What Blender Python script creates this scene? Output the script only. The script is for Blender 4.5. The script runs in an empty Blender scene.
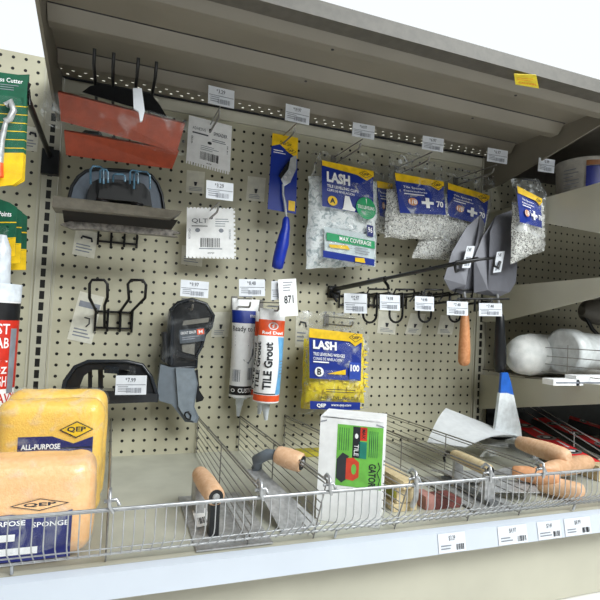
import bpy, math, random
from mathutils import Vector, noise
random.seed(7)
IN = 0.0254
V = Vector
SC = bpy.context.scene
COL = SC.collection
SC.view_settings.view_transform = 'Standard'

# ---------------------------------------------------------------- camera (all lengths in inches, scaled on build)
FOC, YAW, PIT, ROL = 504.675, 0.351391980, 0.0326902411, 0.0498368622
CAM = V((6.10388, -50.14888, 14.43411819))
_F = V((math.sin(YAW)*math.cos(PIT), math.cos(YAW)*math.cos(PIT), math.sin(PIT)))
_R = V((math.cos(YAW), -math.sin(YAW), 0)); _U = _R.cross(_F)
R2 = _R*math.cos(ROL)+_U*math.sin(ROL); U2 = -_R*math.sin(ROL)+_U*math.cos(ROL)
def at(px, py, Y=None, X=None, Z=None):
    """world point (inches) that the photo shows at px,py on a plane measured for the thing"""
    d = _F+R2*((px-300)/FOC)-U2*((py-300)/FOC)
    if Y is not None: t = (Y-CAM.y)/d.y
    elif X is not None: t = (X-CAM.x)/d.x
    else: t = (Z-CAM.z)/d.z
    return CAM+d*t
cd = bpy.data.cameras.new('camera'); cam = bpy.data.objects.new('camera', cd); COL.objects.link(cam)
cd.sensor_width = 36; cd.lens = FOC/600*36; cd.clip_start = 0.01
from mathutils import Matrix
M3 = Matrix((R2, U2, -_F)).transposed()
cam.matrix_world = Matrix.Translation(CAM*IN) @ M3.to_4x4()
SC.camera = cam

# ---------------------------------------------------------------- materials
def lin(h):
    h = h.lstrip('#'); c = [int(h[i:i+2], 16)/255 for i in (0, 2, 4)]
    return tuple((x/12.92 if x <= .04045 else ((x+.055)/1.055)**2.4) for x in c)+(1,)
MATS = {}
def mat(name, hexc, rough=.5, metal=0, vary=.08, scale=60, bump=0, bscale=200, hex2=None, alpha=None, coat=0, emit=0, distort=0, lo=.35, hi=.65):
    if name in MATS: return MATS[name]
    m = bpy.data.materials.new(name); m.use_nodes = True; nt = m.node_tree; N = nt.nodes; L = nt.links
    b = N['Principled BSDF']; b.inputs['Roughness'].default_value = rough; b.inputs['Metallic'].default_value = metal
    if coat: b.inputs['Coat Weight'].default_value = coat; b.inputs['Coat Roughness'].default_value = .15
    tc = N.new('ShaderNodeTexCoord'); nz = N.new('ShaderNodeTexNoise'); nz.inputs['Scale'].default_value = scale
    nz.inputs['Detail'].default_value = 3; nz.inputs['Distortion'].default_value = distort
    L.new(tc.outputs['Object'], nz.inputs['Vector'])
    cr = N.new('ShaderNodeValToRGB'); c = lin(hexc)
    if hex2: c2 = lin(hex2)
    else: c2 = tuple(x*(1-vary*2) for x in c[:3])+(1,); c = tuple(min(1, x*(1+vary)) for x in c[:3])+(1,)
    cr.color_ramp.elements[0].color = c2; cr.color_ramp.elements[0].position = lo
    cr.color_ramp.elements[1].color = c; cr.color_ramp.elements[1].position = hi
    L.new(nz.outputs['Fac'], cr.inputs['Fac']); L.new(cr.outputs['Color'], b.inputs['Base Color'])
    if bump:
        n2 = N.new('ShaderNodeTexNoise'); n2.inputs['Scale'].default_value = bscale; L.new(tc.outputs['Object'], n2.inputs['Vector'])
        bp = N.new('ShaderNodeBump'); bp.inputs['Strength'].default_value = bump; bp.inputs['Distance'].default_value = .002
        L.new(n2.outputs['Fac'], bp.inputs['Height']); L.new(bp.outputs['Normal'], b.inputs['Normal'])
    if emit:
        b.inputs['Emission Color'].default_value = c; b.inputs['Emission Strength'].default_value = emit
    if alpha is not None: b.inputs['Alpha'].default_value = alpha
    MATS[name] = m; return m
def film(name, tint='#ffffff', clear=.8, rough=.12, scale=70, bump=1.0, milk='#e8edf0'):
    """crinkled clear plastic film: transparent, with crease highlights painted in as whitish noise, and gloss"""
    if name in MATS: return MATS[name]
    m = bpy.data.materials.new(name); m.use_nodes = True; nt = m.node_tree; N = nt.nodes; L = nt.links
    N.remove(N['Principled BSDF']); out = N['Material Output']
    tr = N.new('ShaderNodeBsdfTransparent'); tr.inputs[0].default_value = lin(tint)
    gl = N.new('ShaderNodeBsdfPrincipled'); gl.inputs['Base Color'].default_value = lin(milk); gl.inputs['Roughness'].default_value = rough
    gl.inputs['Specular IOR Level'].default_value = .8
    tc = N.new('ShaderNodeTexCoord'); nz = N.new('ShaderNodeTexNoise'); nz.inputs['Scale'].default_value = scale
    nz.inputs['Detail'].default_value = 2.5; nz.inputs['Distortion'].default_value = .8; L.new(tc.outputs['Object'], nz.inputs['Vector'])
    mr = N.new('ShaderNodeMapRange'); mr.inputs[1].default_value = .54; mr.inputs[2].default_value = .70
    mr.inputs[3].default_value = (1-clear)*.3; mr.inputs[4].default_value = min(.85, (1-clear)*2.4)
    L.new(nz.outputs['Fac'], mr.inputs[0])
    bp = N.new('ShaderNodeBump'); bp.inputs['Strength'].default_value = bump; bp.inputs['Distance'].default_value = .004
    L.new(nz.outputs['Fac'], bp.inputs['Height']); L.new(bp.outputs['Normal'], gl.inputs['Normal'])
    mx = N.new('ShaderNodeMixShader'); L.new(mr.outputs[0], mx.inputs[0]); L.new(tr.outputs[0], mx.inputs[1]); L.new(gl.outputs[0], mx.inputs[2])
    L.new(mx.outputs[0], out.inputs[0]); MATS[name] = m; return m
def patterned(name, hexc, kind, dark='#0d0c0b', through=False, rough=.45):
    """painted steel / hardboard with a regular punched pattern in inch units (object space)"""
    m = bpy.data.materials.new(name); m.use_nodes = True; nt = m.node_tree; N = nt.nodes; L = nt.links
    b = N['Principled BSDF']; b.inputs['Roughness'].default_value = rough
    tc = N.new('ShaderNodeTexCoord'); sp = N.new('ShaderNodeSeparateXYZ'); L.new(tc.outputs['Object'], sp.inputs[0])
    def mth(op, a, c=None, d=None):
        n = N.new('ShaderNodeMath'); n.operation = op
        for i, x in enumerate((a, c, d)):
            if x is None: continue
            if isinstance(x, (int, float)): n.inputs[i].default_value = x
            else: L.new(x, n.inputs[i])
        return n.outputs[0]
    x = mth('DIVIDE', sp.outputs[0], IN); y = mth('DIVIDE', sp.outputs[1], IN); z = mth('DIVIDE', sp.outputs[2], IN)
    if kind == 'peg':     # holes at x = k+.5, z = k
        u = mth('SUBTRACT', mth('FRACT', mth('ADD', x, 100.0)), .5); w = mth('SUBTRACT', mth('FRACT', mth('ADD', z, 100.5)), .5)
        r = mth('SQRT', mth('ADD', mth('MULTIPLY', u, u), mth('MULTIPLY', w, w))); mask = mth('LESS_THAN', r, .14)
    elif kind == 'slot':
        u = mth('ABSOLUTE', x); w = mth('ABSOLUTE', mth('SUBTRACT', mth('FRACT', mth('ADD', z, 100.3)), .5))
        mask = mth('MULTIPLY', mth('LESS_THAN', u, .2), mth('LESS_THAN', w, .36))
    else:                 # two staggered rows of punched holes along the back edge of a deck
        u1 = mth('SUBTRACT', mth('FRACT', mth('ADD', x, 100.0)), .5); w1 = mth('ADD', y, -8.1)
        u2 = mth('SUBTRACT', mth('FRACT', mth('ADD', x, 100.5)), .5); w2 = mth('ADD', y, -9.0)
        r1 = mth('SQRT', mth('ADD', mth('MULTIPLY', u1, u1), mth('MULTIPLY', w1, w1)))
        r2 = mth('SQRT', mth('ADD', mth('MULTIPLY', u2, u2), mth('MULTIPLY', w2, w2)))
        mask = mth('LESS_THAN', mth('MINIMUM', r1, r2), .15)
    nz = N.new('ShaderNodeTexNoise'); nz.inputs['Scale'].default_value = 9; nz.inputs['Detail'].default_value = 5; L.new(tc.outputs['Object'], nz.inputs['Vector'])
    cr = N.new('ShaderNodeValToRGB'); c = lin(hexc); cr.color_ramp.elements[0].color = tuple(v*.86 for v in c[:3])+(1,); cr.color_ramp.elements[1].color = c
    cr.color_ramp.elements[0].position = .35; cr.color_ramp.elements[1].position = .65; L.new(nz.outputs['Fac'], cr.inputs['Fac'])
    if through:
        L.new(cr.outputs['Color'], b.inputs['Base Color']); L.new(mth('SUBTRACT', 1.0, mask), b.inputs['Alpha'])
    else:
        mx = N.new('ShaderNodeMix'); mx.data_type = 'RGBA'; L.new(mask, mx.inputs[0]); L.new(cr.outputs['Color'], mx.inputs[6]); mx.inputs[7].default_value = lin(dark)
        L.new(mx.outputs[2], b.inputs['Base Color'])
        bp = N.new('ShaderNodeBump'); bp.inputs['Strength'].default_value = .6; bp.inputs['Distance'].default_value = .001; L.new(mth('SUBTRACT', 1.0, mask), bp.inputs['Height'])
        L.new(bp.outputs['Normal'], b.inputs['Normal'])
    MATS[name] = m; return m
PEG = patterned('pegboard_cream', '#c1bda6', 'peg'); SLOT = patterned('slotted_steel', '#bfbcab', 'slot'); PERF = patterned('perforated_steel', '#7c7668', 'perf', through=True)
CREAM = mat('cream_steel', '#bebbab', .4, vary=.03, scale=8)
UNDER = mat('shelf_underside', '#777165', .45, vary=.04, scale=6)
DECK = mat('deck_steel', '#b9b9ac', .38, vary=.06, scale=12)
WHITE = mat('white_card', '#f8f9fa', .5, vary=.03)
PAPER = mat('tag_paper', '#dfe3ea', .35, vary=.03)
OLDTAG = mat('dull_tag', '#dad8ca', .5, vary=.05)
INK = mat('black_ink', '#20222a', .5); GREYINK = mat('grey_ink', '#8b909a', .5); TAGINK = mat('tag_ink', '#4a4f5a', .5)
BLACK = mat('black_plastic', '#15171b', .38, vary=.2, bump=.1)
BLKMET = mat('black_wire', '#121214', .35, metal=.3)
CHROME = mat('zinc_wire', '#b6b8bb', .3, metal=.6, vary=.08)
GREYWIRE = mat('dull_wire', '#8f8d89', .35, metal=.5)
STEEL = mat('brushed_steel', '#b4b5b6', .38, metal=.3, vary=.12, scale=120)
TROWEL = mat('trowel_grey', '#6f7078', .45, metal=.2, vary=.06, scale=20)
BLUE = mat('label_blue', '#14308f', .35, vary=.03); NAVY = mat('label_navy', '#151f6b', .4)
YEL = mat('label_yellow', '#f0c51b', .4); GREEN = mat('label_green', '#18a064', .4); LIME = mat('label_lime', '#74c24e', .4)
RED = mat('label_red', '#d2301f', .4); ORANGE = mat('label_orange', '#ef5a2a', .4); SKY = mat('label_sky', '#6fb6ea', .4)
DKGREEN = mat('card_green', '#0c5a40', .45); TEAL = mat('label_teal', '#1f8a78', .4)
WOOD = mat('turned_wood', '#e6bf9c', .5, hex2='#d9ac86', scale=90, distort=1)
WOODO = mat('orange_wood', '#d99a6c', .45, hex2='#c98658', scale=80, distort=1)
PALEWOOD = mat('pale_wood', '#d8c7a2', .5, hex2='#c6b187', scale=80, distort=1)
RUBBER = mat('orange_rubber', '#973a1a', .45, vary=.08, bump=.15)
RUBBERD = mat('dark_rubber', '#9c3f22', .5, vary=.1)
GREYPL = mat('grey_plastic', '#6b747d', .42, vary=.04, bump=.1, bscale=500)
GREYFOAM = mat('grey_foam', '#77736a', .7, vary=.1, bump=.4, bscale=300)
BLUEPL = mat('blue_plastic', '#1433ad', .35, vary=.05)
SPONGE = mat('sponge_yellow', '#f9cd5c', .5, hex2='#f5c352', scale=180, bump=.35, bscale=420, coat=.5)
SPONGEO = mat('sponge_orange', '#f9c890', .45, hex2='#f7be82', scale=160, bump=.35, bscale=420, coat=.6)
BRICK = mat('brick_red', '#6b3a36', .8, vary=.2, bump=.5); PINK = mat('brick_end', '#b08078', .8, vary=.1)
CLEAR = film('clear_film', clear=.82, rough=.08, scale=36, bump=1.0, milk='#f2f6f8'); FOG = film('foggy_film', clear=.8, scale=26, bump=.6); THIN = film('thin_clear', clear=.9, bump=.2, scale=25)
film('very_thin', clear=.965, bump=.2, scale=25)
SPACER = mat('spacer_white', '#f4f4f0', .4, vary=.04); SPACERD = mat('spacer_mass', '#dededa', .5, hex2='#4a4946', scale=330, bump=.8, lo=.42, hi=.5)  # spacer mass: dark noise paints the shaded gaps between spacers
CLIP = mat('clip_mass', '#eef4f6', .3, hex2='#a9b8bd', scale=70, bump=1, distort=1, lo=.38, hi=.52)
WEDGE = mat('wedge_yellow', '#f6e21e', .35, hex2='#e2c814', scale=60, bump=.3)
SHEET = mat('white_sheet', '#d4d7da', .5, vary=.03)
FLOORM = mat('floor_tile', '#f4f2ee', .25, vary=.02)

# ---------------------------------------------------------------- mesh builder
_TX = {}
def text_mesh(s, bold=.0):
    k = (s, bold)
    if k in _TX: return _TX[k]
    c = bpy.data.curves.new('t', 'FONT'); c.body = s; c.resolution_u = 2; c.offset = bold
    o = bpy.data.objects.new('t', c); COL.objects.link(o)
    dg = bpy.context.evaluated_depsgraph_get(); me = o.evaluated_get(dg).to_mesh()
    vs = [v.co.copy() for v in me.vertices]; fs = [tuple(p.vertices) for p in me.polygons]
    o.evaluated_get(dg).to_mesh_clear(); bpy.data.objects.remove(o); bpy.data.curves.remove(c)
    x0 = min(v.x for v in vs); x1 = max(v.x for v in vs); y0 = min(v.y for v in vs); y1 = max(v.y for v in vs)
    r = ([((v.x-x0)/(x1-x0), 1-(v.y-y0)/(y1-y0)) for v in vs], fs); _TX[k] = r; return r
class MB:
    def __init__(s): s.v = []; s.f = []; s.m = []; s.sm = []; s.mats = []
    def mi(s, m):
        if m not in s.mats: s.mats.append(m)
        return s.mats.index(m)
    def add(s, vs, fs, m, smooth=False):
        k = len(s.v); s.v += [V(v) for v in vs]; i = s.mi(m)
        for f in fs: s.f.append(tuple(a+k for a in f)); s.m.append(i); s.sm.append(smooth)
    def box(s, a, b, m):
        x0, y0, z0 = (min(a[i], b[i]) for i in range(3)); x1, y1, z1 = (max(a[i], b[i]) for i in range(3))
        s.add([(x0,y0,z0),(x1,y0,z0),(x1,y1,z0),(x0,y1,z0),(x0,y0,z1),(x1,y0,z1),(x1,y1,z1),(x0,y1,z1)],
              [(0,3,2,1),(4,5,6,7),(0,1,5,4),(1,2,6,5),(2,3,7,6),(3,0,4,7)], m)
    def prism(s, pts, off, m):
        pts = [V(p) for p in pts]; off = V(off); n = len(pts)
        s.add(pts+[p+off for p in pts], [tuple(range(n)), tuple(range(2*n-1, n-1, -1))]+[(i, (i+1) % n, n+(i+1) % n, n+i) for i in range(n)], m)
    def tube(s, path, r, m, n=7, closed=False):
        path = [V(p) for p in path]; N = len(path); vs = []; prev = None
        for i, p in enumerate(path):
            a = path[(i-1) % N] if (closed or i > 0) else p; b = path[(i+1) % N] if (closed or i < N-1) else p
            t = (b-a).normalized()
            if prev is None: u = t.orthogonal().normalized()
            else:
                u = prev-t*prev.dot(t)
                u = u.normalized() if u.length > 1e-6 else t.orthogonal().normalized()
            prev = u; w = t.cross(u); rr = r[i] if isinstance(r, (list, tuple)) else r
            vs += [p+(u*math.cos(2*math.pi*j/n)+w*math.sin(2*math.pi*j/n))*rr for j in range(n)]
        fs = [(i*n+j, i*n+(j+1) % n, ((i+1) % N)*n+(j+1) % n, ((i+1) % N)*n+j) for i in range(N if closed else N-1) for j in range(n)]
        s.add(vs, fs, m, True)
        if not closed: s.add(vs[:n], [tuple(range(n-1, -1, -1))], m); s.add(vs[-n:], [tuple(range(n))], m)
    def lathe(s, a, b, prof, m, n=24, flat=1):
        a, b = V(a), V(b); s.tube([a+(b-a)*t for t, r in prof], [max(r, .001) for t, r in prof], m, n)
    def surf(s, F, m, nu=16, nv=16, s0=0, t0=0, s1=1, t1=1, lift=0, smooth=True):
        vs = [F(s0+(s1-s0)*i/nu, t0+(t1-t0)*j/nv, lift) for j in range(nv+1) for i in range(nu+1)]
        s.add(vs, [(j*(nu+1)+i, j*(nu+1)+i+1, (j+1)*(nu+1)+i+1, (j+1)*(nu+1)+i) for j in range(nv) for i in range(nu)], m, smooth)
    def rect(s, F, x0, y0, x1, y1, m, lift=.02, n=1): s.surf(F, m, n, n, x0, y0, x1, y1, lift, n > 1)
    def poly(s, F, pts, m, lift=.03): s.add([F(x, y, lift) for x, y in pts], [tuple(range(len(pts)))], m)
    def disc(s, F, cx, cy, rx, ry, m, lift=.03, n=24):
        s.poly(F, [(cx+rx*math.cos(2*math.pi*i/n), cy+ry*math.sin(2*math.pi*i/n)) for i in range(n)], m, lift)
    def text(s, F, t, x0, y0, x1, y1, m, lift=.04, rot=0, bold=.01):
        vs, fs = text_mesh(t, bold); out = []
        for a, b in vs:
            if rot == 0: p = (x0+(x1-x0)*a, y0+(y1-y0)*b)
            elif rot == 1: p = (x0+(x1-x0)*b, y1-(y1-y0)*a)      # reads upwards
            else: p = (x1-(x1-x0)*b, y0+(y1-y0)*a)               # reads downwards
            out.append(F(p[0], p[1], lift))
        s.add(out, fs, m)
    def lines(s, F, x0, y0, x1, y1, n, m, lift=.03, th=.45):
        h = (y1-y0)/n
        for i in range(n): s.rect(F, x0, y0+i*h, x0+(x1-x0)*random.uniform(.6, 1), y0+i*h+h*th, m, lift)
    def bars(s, F, x0, y0, x1, y1, m, n=16, lift=.03):
        w = (x1-x0)/n
        for i in range(n): s.rect(F, x0+i*w, y0, x0+i*w+w*random.choice((.3, .5, .75)), y1, m, lift)
    def build(s, name, parent=None, base=None):
        me = bpy.data.meshes.new(name); b = V(parent['_b']) if parent is not None else (V(base) if base is not None else s.mid())
        me.from_pydata([(v-b)*IN for v in s.v], [], s.f)
        for m in s.mats: me.materials.append(m)
        me.polygons.foreach_set('material_index', s.m); me.polygons.foreach_set('use_smooth', s.sm); me.update()
        o = bpy.data.objects.new(name, me); COL.objects.link(o)
        if parent is not None:
            o.parent = parent
            if 'ob' in parent: pass
        else: o.location = b*IN
        o['_b'] = tuple(b); return o
    def mid(s):
        return V(((min(v.x for v in s.v)+max(v.x for v in s.v))/2, (min(v.y for v in s.v)+max(v.y for v in s.v))/2, min(v.z for v in s.v)))
def tag(o, label, cat, group=None, kind=None):
    o['label'] = label; o['category'] = cat
    if group: o['group'] = group
    if kind: o['kind'] = kind
    return o
def thing(name, base, label, cat, group=None):
    o = bpy.data.objects.new(name, None); COL.objects.link(o); o.location = V(base)*IN; o.empty_display_size = .02; o['_b'] = tuple(base)
    return tag(o, label, cat, group)
def struct(name, mb, base=(0, 0, 0)):
    o = mb.build(name, base=base); o['kind'] = 'structure'; return o
def frame(tl, tr, bl, off=.0):
    """planar local frame: s across 0..1, t down 0..1, lift toward the aisle"""
    tl, tr, bl = V(tl), V(tr), V(bl); n = (bl-tl).cross(tr-tl).normalized()
    if n.y > 0: n = -n
    return lambda s, t, l=0: tl+(tr-tl)*s+(bl-tl)*t+n*(l+off)
def quad(tl, tr, br, bl, bulge=0, wr=0, seed=0, e=4, freq=.5, n=None):
    """four cornered surface, bulging toward the aisle, with wrinkles; same signature as frame"""
    tl, tr, br, bl = V(tl), V(tr), V(br), V(bl)
    nn = (bl-tl).cross(tr-tl).normalized()
    if nn.y > 0: nn = -nn
    if n is not None: nn = V(n)
    def F(s, t, l=0):
        p = (tl*(1-s)+tr*s)*(1-t)+(bl*(1-s)+br*s)*t
        k = (1-abs(2*s-1)**e)*(1-abs(2*t-1)**e); k = max(0, k)**.6 if bulge else 0
        w = wr*noise.noise(p*freq+V((seed*7.1, seed*3.3, 0)))*2 if wr else 0
        if wr: p = p+V((noise.noise(p*freq*1.3+V((seed, 9, 2))), 0, noise.noise(p*freq*1.3+V((3, seed, 5)))))*wr*1.2
        return p+nn*(bulge*k+w*(.3+.7*k)+l)
    return F
def sack(mb, F, m, nu=26, nv=26):
    mb.surf(F, m, nu, nv)
def rbox(mb, c, size, r, m, seg=5, ax=(V((1,0,0)), V((0,1,0)), V((0,0,1))), wob=0):
    """rounded box"""
    c = V(c); h = V(size)/2; n = seg*2+1; N = 14
    def P(u, w, face, sg):
        p = [0, 0, 0]; p[face] = sg; p[(face+1) % 3] = u; p[(face+2) % 3] = w
        q = V((p[0]*h.x, p[1]*h.y, p[2]*h.z)); i = V((max(-h.x+r, min(h.x-r, q.x)), max(-h.y+r, min(h.y-r, q.y)), max(-h.z+r, min(h.z-r, q.z))))
        d = q-i
        if d.length > 1e-6: q = i+d.normalized()*r
        w_ = ax[0]*q.x+ax[1]*q.y+ax[2]*q.z+c
        if wob: w_ += V((noise.noise(w_*.8), noise.noise(w_*.8+V((5, 5, 5))), noise.noise(w_*.8+V((9, 1, 3)))))*wob
        return w_
    for face in range(3):
        for sg in (-1, 1):
            vs = []; ts = [-1+2*i/N for i in range(N+1)]
            hu = h[(face+1) % 3]; hw = h[(face+2) % 3]
            def warp(t, hh):   # concentrate samples near the rounded edge
                k = max(.0, 1-r/hh); a = abs(t); return math.copysign((a/.5*k) if a < .5 else k+(a-.5)/.5*(1-k), t)
            for b in ts:
                for a in ts: vs.append(P(warp(a, hu), warp(b, hw), face, sg))
            fs = [(j*(N+1)+i, j*(N+1)+i+1, (j+1)*(N+1)+i+1, (j+1)*(N+1)+i) for j in range(N) for i in range(N)]
            if sg < 0: fs = [f[::-1] for f in fs]
            mb.add(vs, fs, m, True)
def arc(c, r, a0, a1, n, u, v):
    return [V(c)+V(u)*r*math.cos(math.radians(a0+(a1-a0)*i/n))+V(v)*r*math.sin(math.radians(a0+(a1-a0)*i/n)) for i in range(n+1)]
X_, Y_, Z_ = V((1,0,0)), V((0,1,0)), V((0,0,1))
def qep(mb, F, cx, cy, w, h, l=.06, fill=YEL):
    """diamond shaped maker's emblem with its three letters"""
    mb.poly(F, [(cx-w, cy), (cx, cy-h), (cx+w, cy), (cx, cy+h)], INK, l)
    mb.poly(F, [(cx-w*.88, cy), (cx, cy-h*.86), (cx+w*.88, cy), (cx, cy+h*.86)], fill, l+.01)
    mb.text(F, 'QEP', cx-w*.55, cy-h*.36, cx+w*.55, cy+h*.34, INK, l+.02, bold=.03)

# ================================================================= the setting
m = MB(); m.box((.7, 0, .3), (47.3, .25, 33.75), PEG); struct('wall_back', m)
m = MB(); m.box((-16, 0, .3), (-.7, .25, 36.5), PEG); struct('wall_back_left', m)
m = MB(); m.box((48.7, 0, .3), (86, .25, 40), PEG); struct('wall_back_right', m)
m = MB(); m.box((.7, -.12, 33.78), (47.3, .25, 34.85), CREAM)
m.box((.7, .0, 34.86), (47.3, .25, 36.0), CREAM); struct('trim_1', m)
for i, (x, z1) in enumerate(((0, 36.5), (48, 40))):
    m = MB(); m.box((-.66, -.18, -6.5), (.66, .6, z1), SLOT); o = m.build('trim_%d' % (i+2), base=(0, 0, 0)); o.location = (x*IN, 0, 0); o['kind'] = 'structure'
    m = MB()
    for dx in (-.95, .8): m.box((x+dx, -.06, .3), (x+dx+.15, .1, z1-.1), CREAM)
    struct('trim_%d' % (i+4), m)
m = MB(); m.box((-60, -120, -7.2), (130, 8, -7), FLOORM); struct('floor', m)

# shelves ---------------------------------------------------------
def ribs(mb, x0, x1, z, ys, mm):
    for y in ys:
        a = [(y+.1, z), (y-.45, z-.9), (y-1.35, z-.9), (y-2.1, z)]
        mb.prism([(x0, p[0], p[1]) for p in a], (x1-x0, 0, 0), mm)
        mb.box((x0, y-2.1, z-.03), (x1, y-2.22, z), INK)  # thin ink strip paints the shadow line at the rib's front joint
sh = thing('metal_shelf', (24, -10, 35), 'upper grey steel shelf seen from below with ribs, above the hooks', 'shelf')
m = MB(); m.box((.1, -.02, 34.95), (47.9, -.42, 35.05), INK); m.box((.1, -.45, 35), (47.9, -2.6, 35.03), PERF); m.build('perforated_edge', sh)  # added ink strip shuts the gap at the wall against leaking light
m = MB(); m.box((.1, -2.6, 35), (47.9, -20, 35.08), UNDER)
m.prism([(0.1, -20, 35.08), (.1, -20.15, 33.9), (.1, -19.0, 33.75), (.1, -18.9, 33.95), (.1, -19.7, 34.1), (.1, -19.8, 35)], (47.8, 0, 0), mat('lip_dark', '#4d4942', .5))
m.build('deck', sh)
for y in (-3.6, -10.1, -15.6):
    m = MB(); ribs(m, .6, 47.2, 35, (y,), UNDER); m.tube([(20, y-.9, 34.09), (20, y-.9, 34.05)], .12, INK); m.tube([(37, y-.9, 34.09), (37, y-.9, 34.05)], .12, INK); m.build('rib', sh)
def bracket(x, pts, parent, mm=CREAM):
    m = MB(); m.prism([(x, a, b) for a, b in pts], (.22, 0, 0), mm); return m.build('bracket', parent)
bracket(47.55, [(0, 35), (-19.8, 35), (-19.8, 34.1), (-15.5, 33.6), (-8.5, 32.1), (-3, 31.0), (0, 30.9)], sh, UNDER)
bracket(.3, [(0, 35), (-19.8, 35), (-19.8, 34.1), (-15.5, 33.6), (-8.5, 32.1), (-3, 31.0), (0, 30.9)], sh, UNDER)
def right_shelf(z, pts, label, depth=16.2):
    s = thing('metal_shelf', (60, -8, z), label, 'shelf')
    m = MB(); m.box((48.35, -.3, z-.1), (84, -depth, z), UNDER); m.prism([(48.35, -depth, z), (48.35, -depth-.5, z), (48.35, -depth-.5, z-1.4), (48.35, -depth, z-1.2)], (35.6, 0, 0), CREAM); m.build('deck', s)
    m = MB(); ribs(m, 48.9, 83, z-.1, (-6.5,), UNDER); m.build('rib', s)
    bracket(48.1, pts, s); return s
right_shelf(28.15, [(0, 28.1), (-16, 28.4), (-16.6, 28.4), (-16.6, 24.0), (-15.6, 23.6), (-8.8, 25.7), (-3, 25.2), (0, 25.0)], 'top cream shelf of the right bay, carrying the cream bucket')
right_shelf(19.2, [(0, 19), (-16, 19.45), (-16.6, 19.4), (-16.6, 17.8), (-3.3, 15), (0, 14.9)], 'middle cream shelf bracket and deck of the right bay, beside the two trowels')
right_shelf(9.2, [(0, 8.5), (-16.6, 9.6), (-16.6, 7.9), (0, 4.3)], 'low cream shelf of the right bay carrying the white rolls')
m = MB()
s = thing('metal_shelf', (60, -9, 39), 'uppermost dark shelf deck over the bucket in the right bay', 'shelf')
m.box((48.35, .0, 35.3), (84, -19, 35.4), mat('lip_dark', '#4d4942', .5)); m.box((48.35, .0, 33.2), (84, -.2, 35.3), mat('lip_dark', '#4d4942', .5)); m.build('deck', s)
# base deck
bd = thing('base_shelf', (24, -10, -6.9), 'bottom grey steel deck of the shelf unit', 'shelf')
m = MB(); m.box((-16, .0, .45), (84, -20.5, .6), DECK); m.prism([(-16, -20.5, .6), (-16, -20.75, .5), (-16, -20.75, -1.3), (-16, -20.5, -1.3)], (100, 0, 0), CREAM); m.build('deck', bd)
m = MB(); m.box((-16, -19.2, -6.9), (84, -19.4, .44), CREAM); m.build('kick_plate', bd)
m = MB(); m.prism([(-16, -20.8, .5), (-16, -21.2, .3), (-16, -21.45, -1.0), (-16, -20.8, -1.0)], (100, 0, 0), mat('price_channel', '#c9d0db', .35, vary=.015, scale=10)); m.build('price_channel', bd)
# labels in the price channel
k = 0
k = 4
for x, w, t in ((27.4, 2.2, '$3.29'), (32.4, 2.6, '$4.97'), (36.0, 2.2, '$7.49'), (38.6, 2.6, '$8.99'), (42.5, 2.6, '$1.99')):
    F = frame((x, -21.23, .25), (x+w, -21.23, .25), (x, -21.46, -.95), .03); m = MB(); m.rect(F, 0, 0, 1, 1, PAPER, 0)
    m.text(F, t, .38, .14, .62, .42, TAGINK, .02, bold=0); m.lines(F, .08, .6, .6, .9, 2, GREYINK, .02); m.bars(F, .65, .6, .95, .9, INK, 10, .02)
    where = ('far left, below the sponges', 'below the left loop of the wire fence', 'below the first wooden handle', 'below the white and green box', 'below the brick red block', 'first in the visible row at bottom right', 'second in the row at bottom right', 'third in the row at bottom right', 'last in the row at bottom right')[k]
    tag(m.build('shelf_label'), 'white shelf edge price label '+where, 'price label', 'shelf edge price labels'); k += 1

# ================================================================= wire fence and dividers
fe = thing('wire_fence', (24, -22, .6), 'long zinc wire fence along the front of the bottom shelf', 'fence')
m = MB(); m.tube([(-14, -22.6, 4.12), (54, -22.6, 4.3)], .085, CHROME, 8)
m.tube([(-14, -22.52, 4.0), (54, -22.52, 4.18)], .05, CHROME, 6); m.build('top_rail', fe)
m = MB(); m.tube([(-14, -21, 1.15), (54, -21, 1.35)], .07, CHROME, 8); m.tube([(-14, -21.7, 1.75), (54, -21.7, 1.95)], .04, CHROME, 6); m.build('bottom_rail', fe)
m = MB(); x = -13.8
while x < 53.8:
    zt = 4.12+.18*(x+14)/68
    m.tube([(x, -22.6, zt), (x, -22.6, 2.7), (x, -22.45, 2.35), (x, -21.0, 1.2), (x, -20.6, .95)], .036, CHROME, 5); x += .525
m.build('upright_wires', fe)
for xx, zz in ((2, 0), (20, 0), (40, 0)):
    m = MB(); m.tube([(xx, -21.0, 1.15), (xx, -20.8, .65)], .09, CHROME); m.build('foot', fe)
def divider(x, label, bx=None, h=4.15):
    bx = x if bx is None else bx
    d = thing('wire_divider', (x, -11, .62), label, 'divider', 'wire dividers across the bottom shelf')
    L = lambda t, z: V((bx+(x-bx)*t, -.25-22.0*t, z))
    m = MB(); m.tube([L(0, h), L(.5, h+.3), L(1, 4.75), L(1.008, 4.6)], .065, GREYWIRE, 6); m.tube([L(0, h-.22), L(.5, h+.08), L(.985, 4.5)], .045, GREYWIRE, 6); m.build('top_wire', d)
    m = MB()
    for i in range(6):
        z = .85+i*.53; m.tube([L(0, z), L(.5, z+.02*i), L(.93+.011*i, z+.05*i)], .038, GREYWIRE, 5)
    m.build('side_wires', d)
    for t in (0, .52, 1): m = MB(); m.tube([L(t if t < 1 else .925, .64), L(t, h+(.5*t))], .05, GREYWIRE, 5); m.build('post', d)
    m = MB(); c = L(1.005, 4.75); m.tube([c+V((0, .5, 0)), c+V((0, .1, .35)), c+V((0, -.35, .25)), c+V((0, -.45, -.35)), c+V((.2, -.2, -.75))], .1, CHROME, 8)
    m.tube([c+V((-.25, 0, -.25)), c+V((.35, -.1, -.15)), c+V((.5, -.15, -.45))], .1, CHROME, 8); m.build('clip', d)
    return d
divider(6.45, 'wire divider seen edge on, just right of the yellow sponges')
divider(14.4, 'wire divider right of the first wooden handle')
divider(18.6, 'wire divider in front of the curved grey trowel tang, left of the green box')
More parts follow.
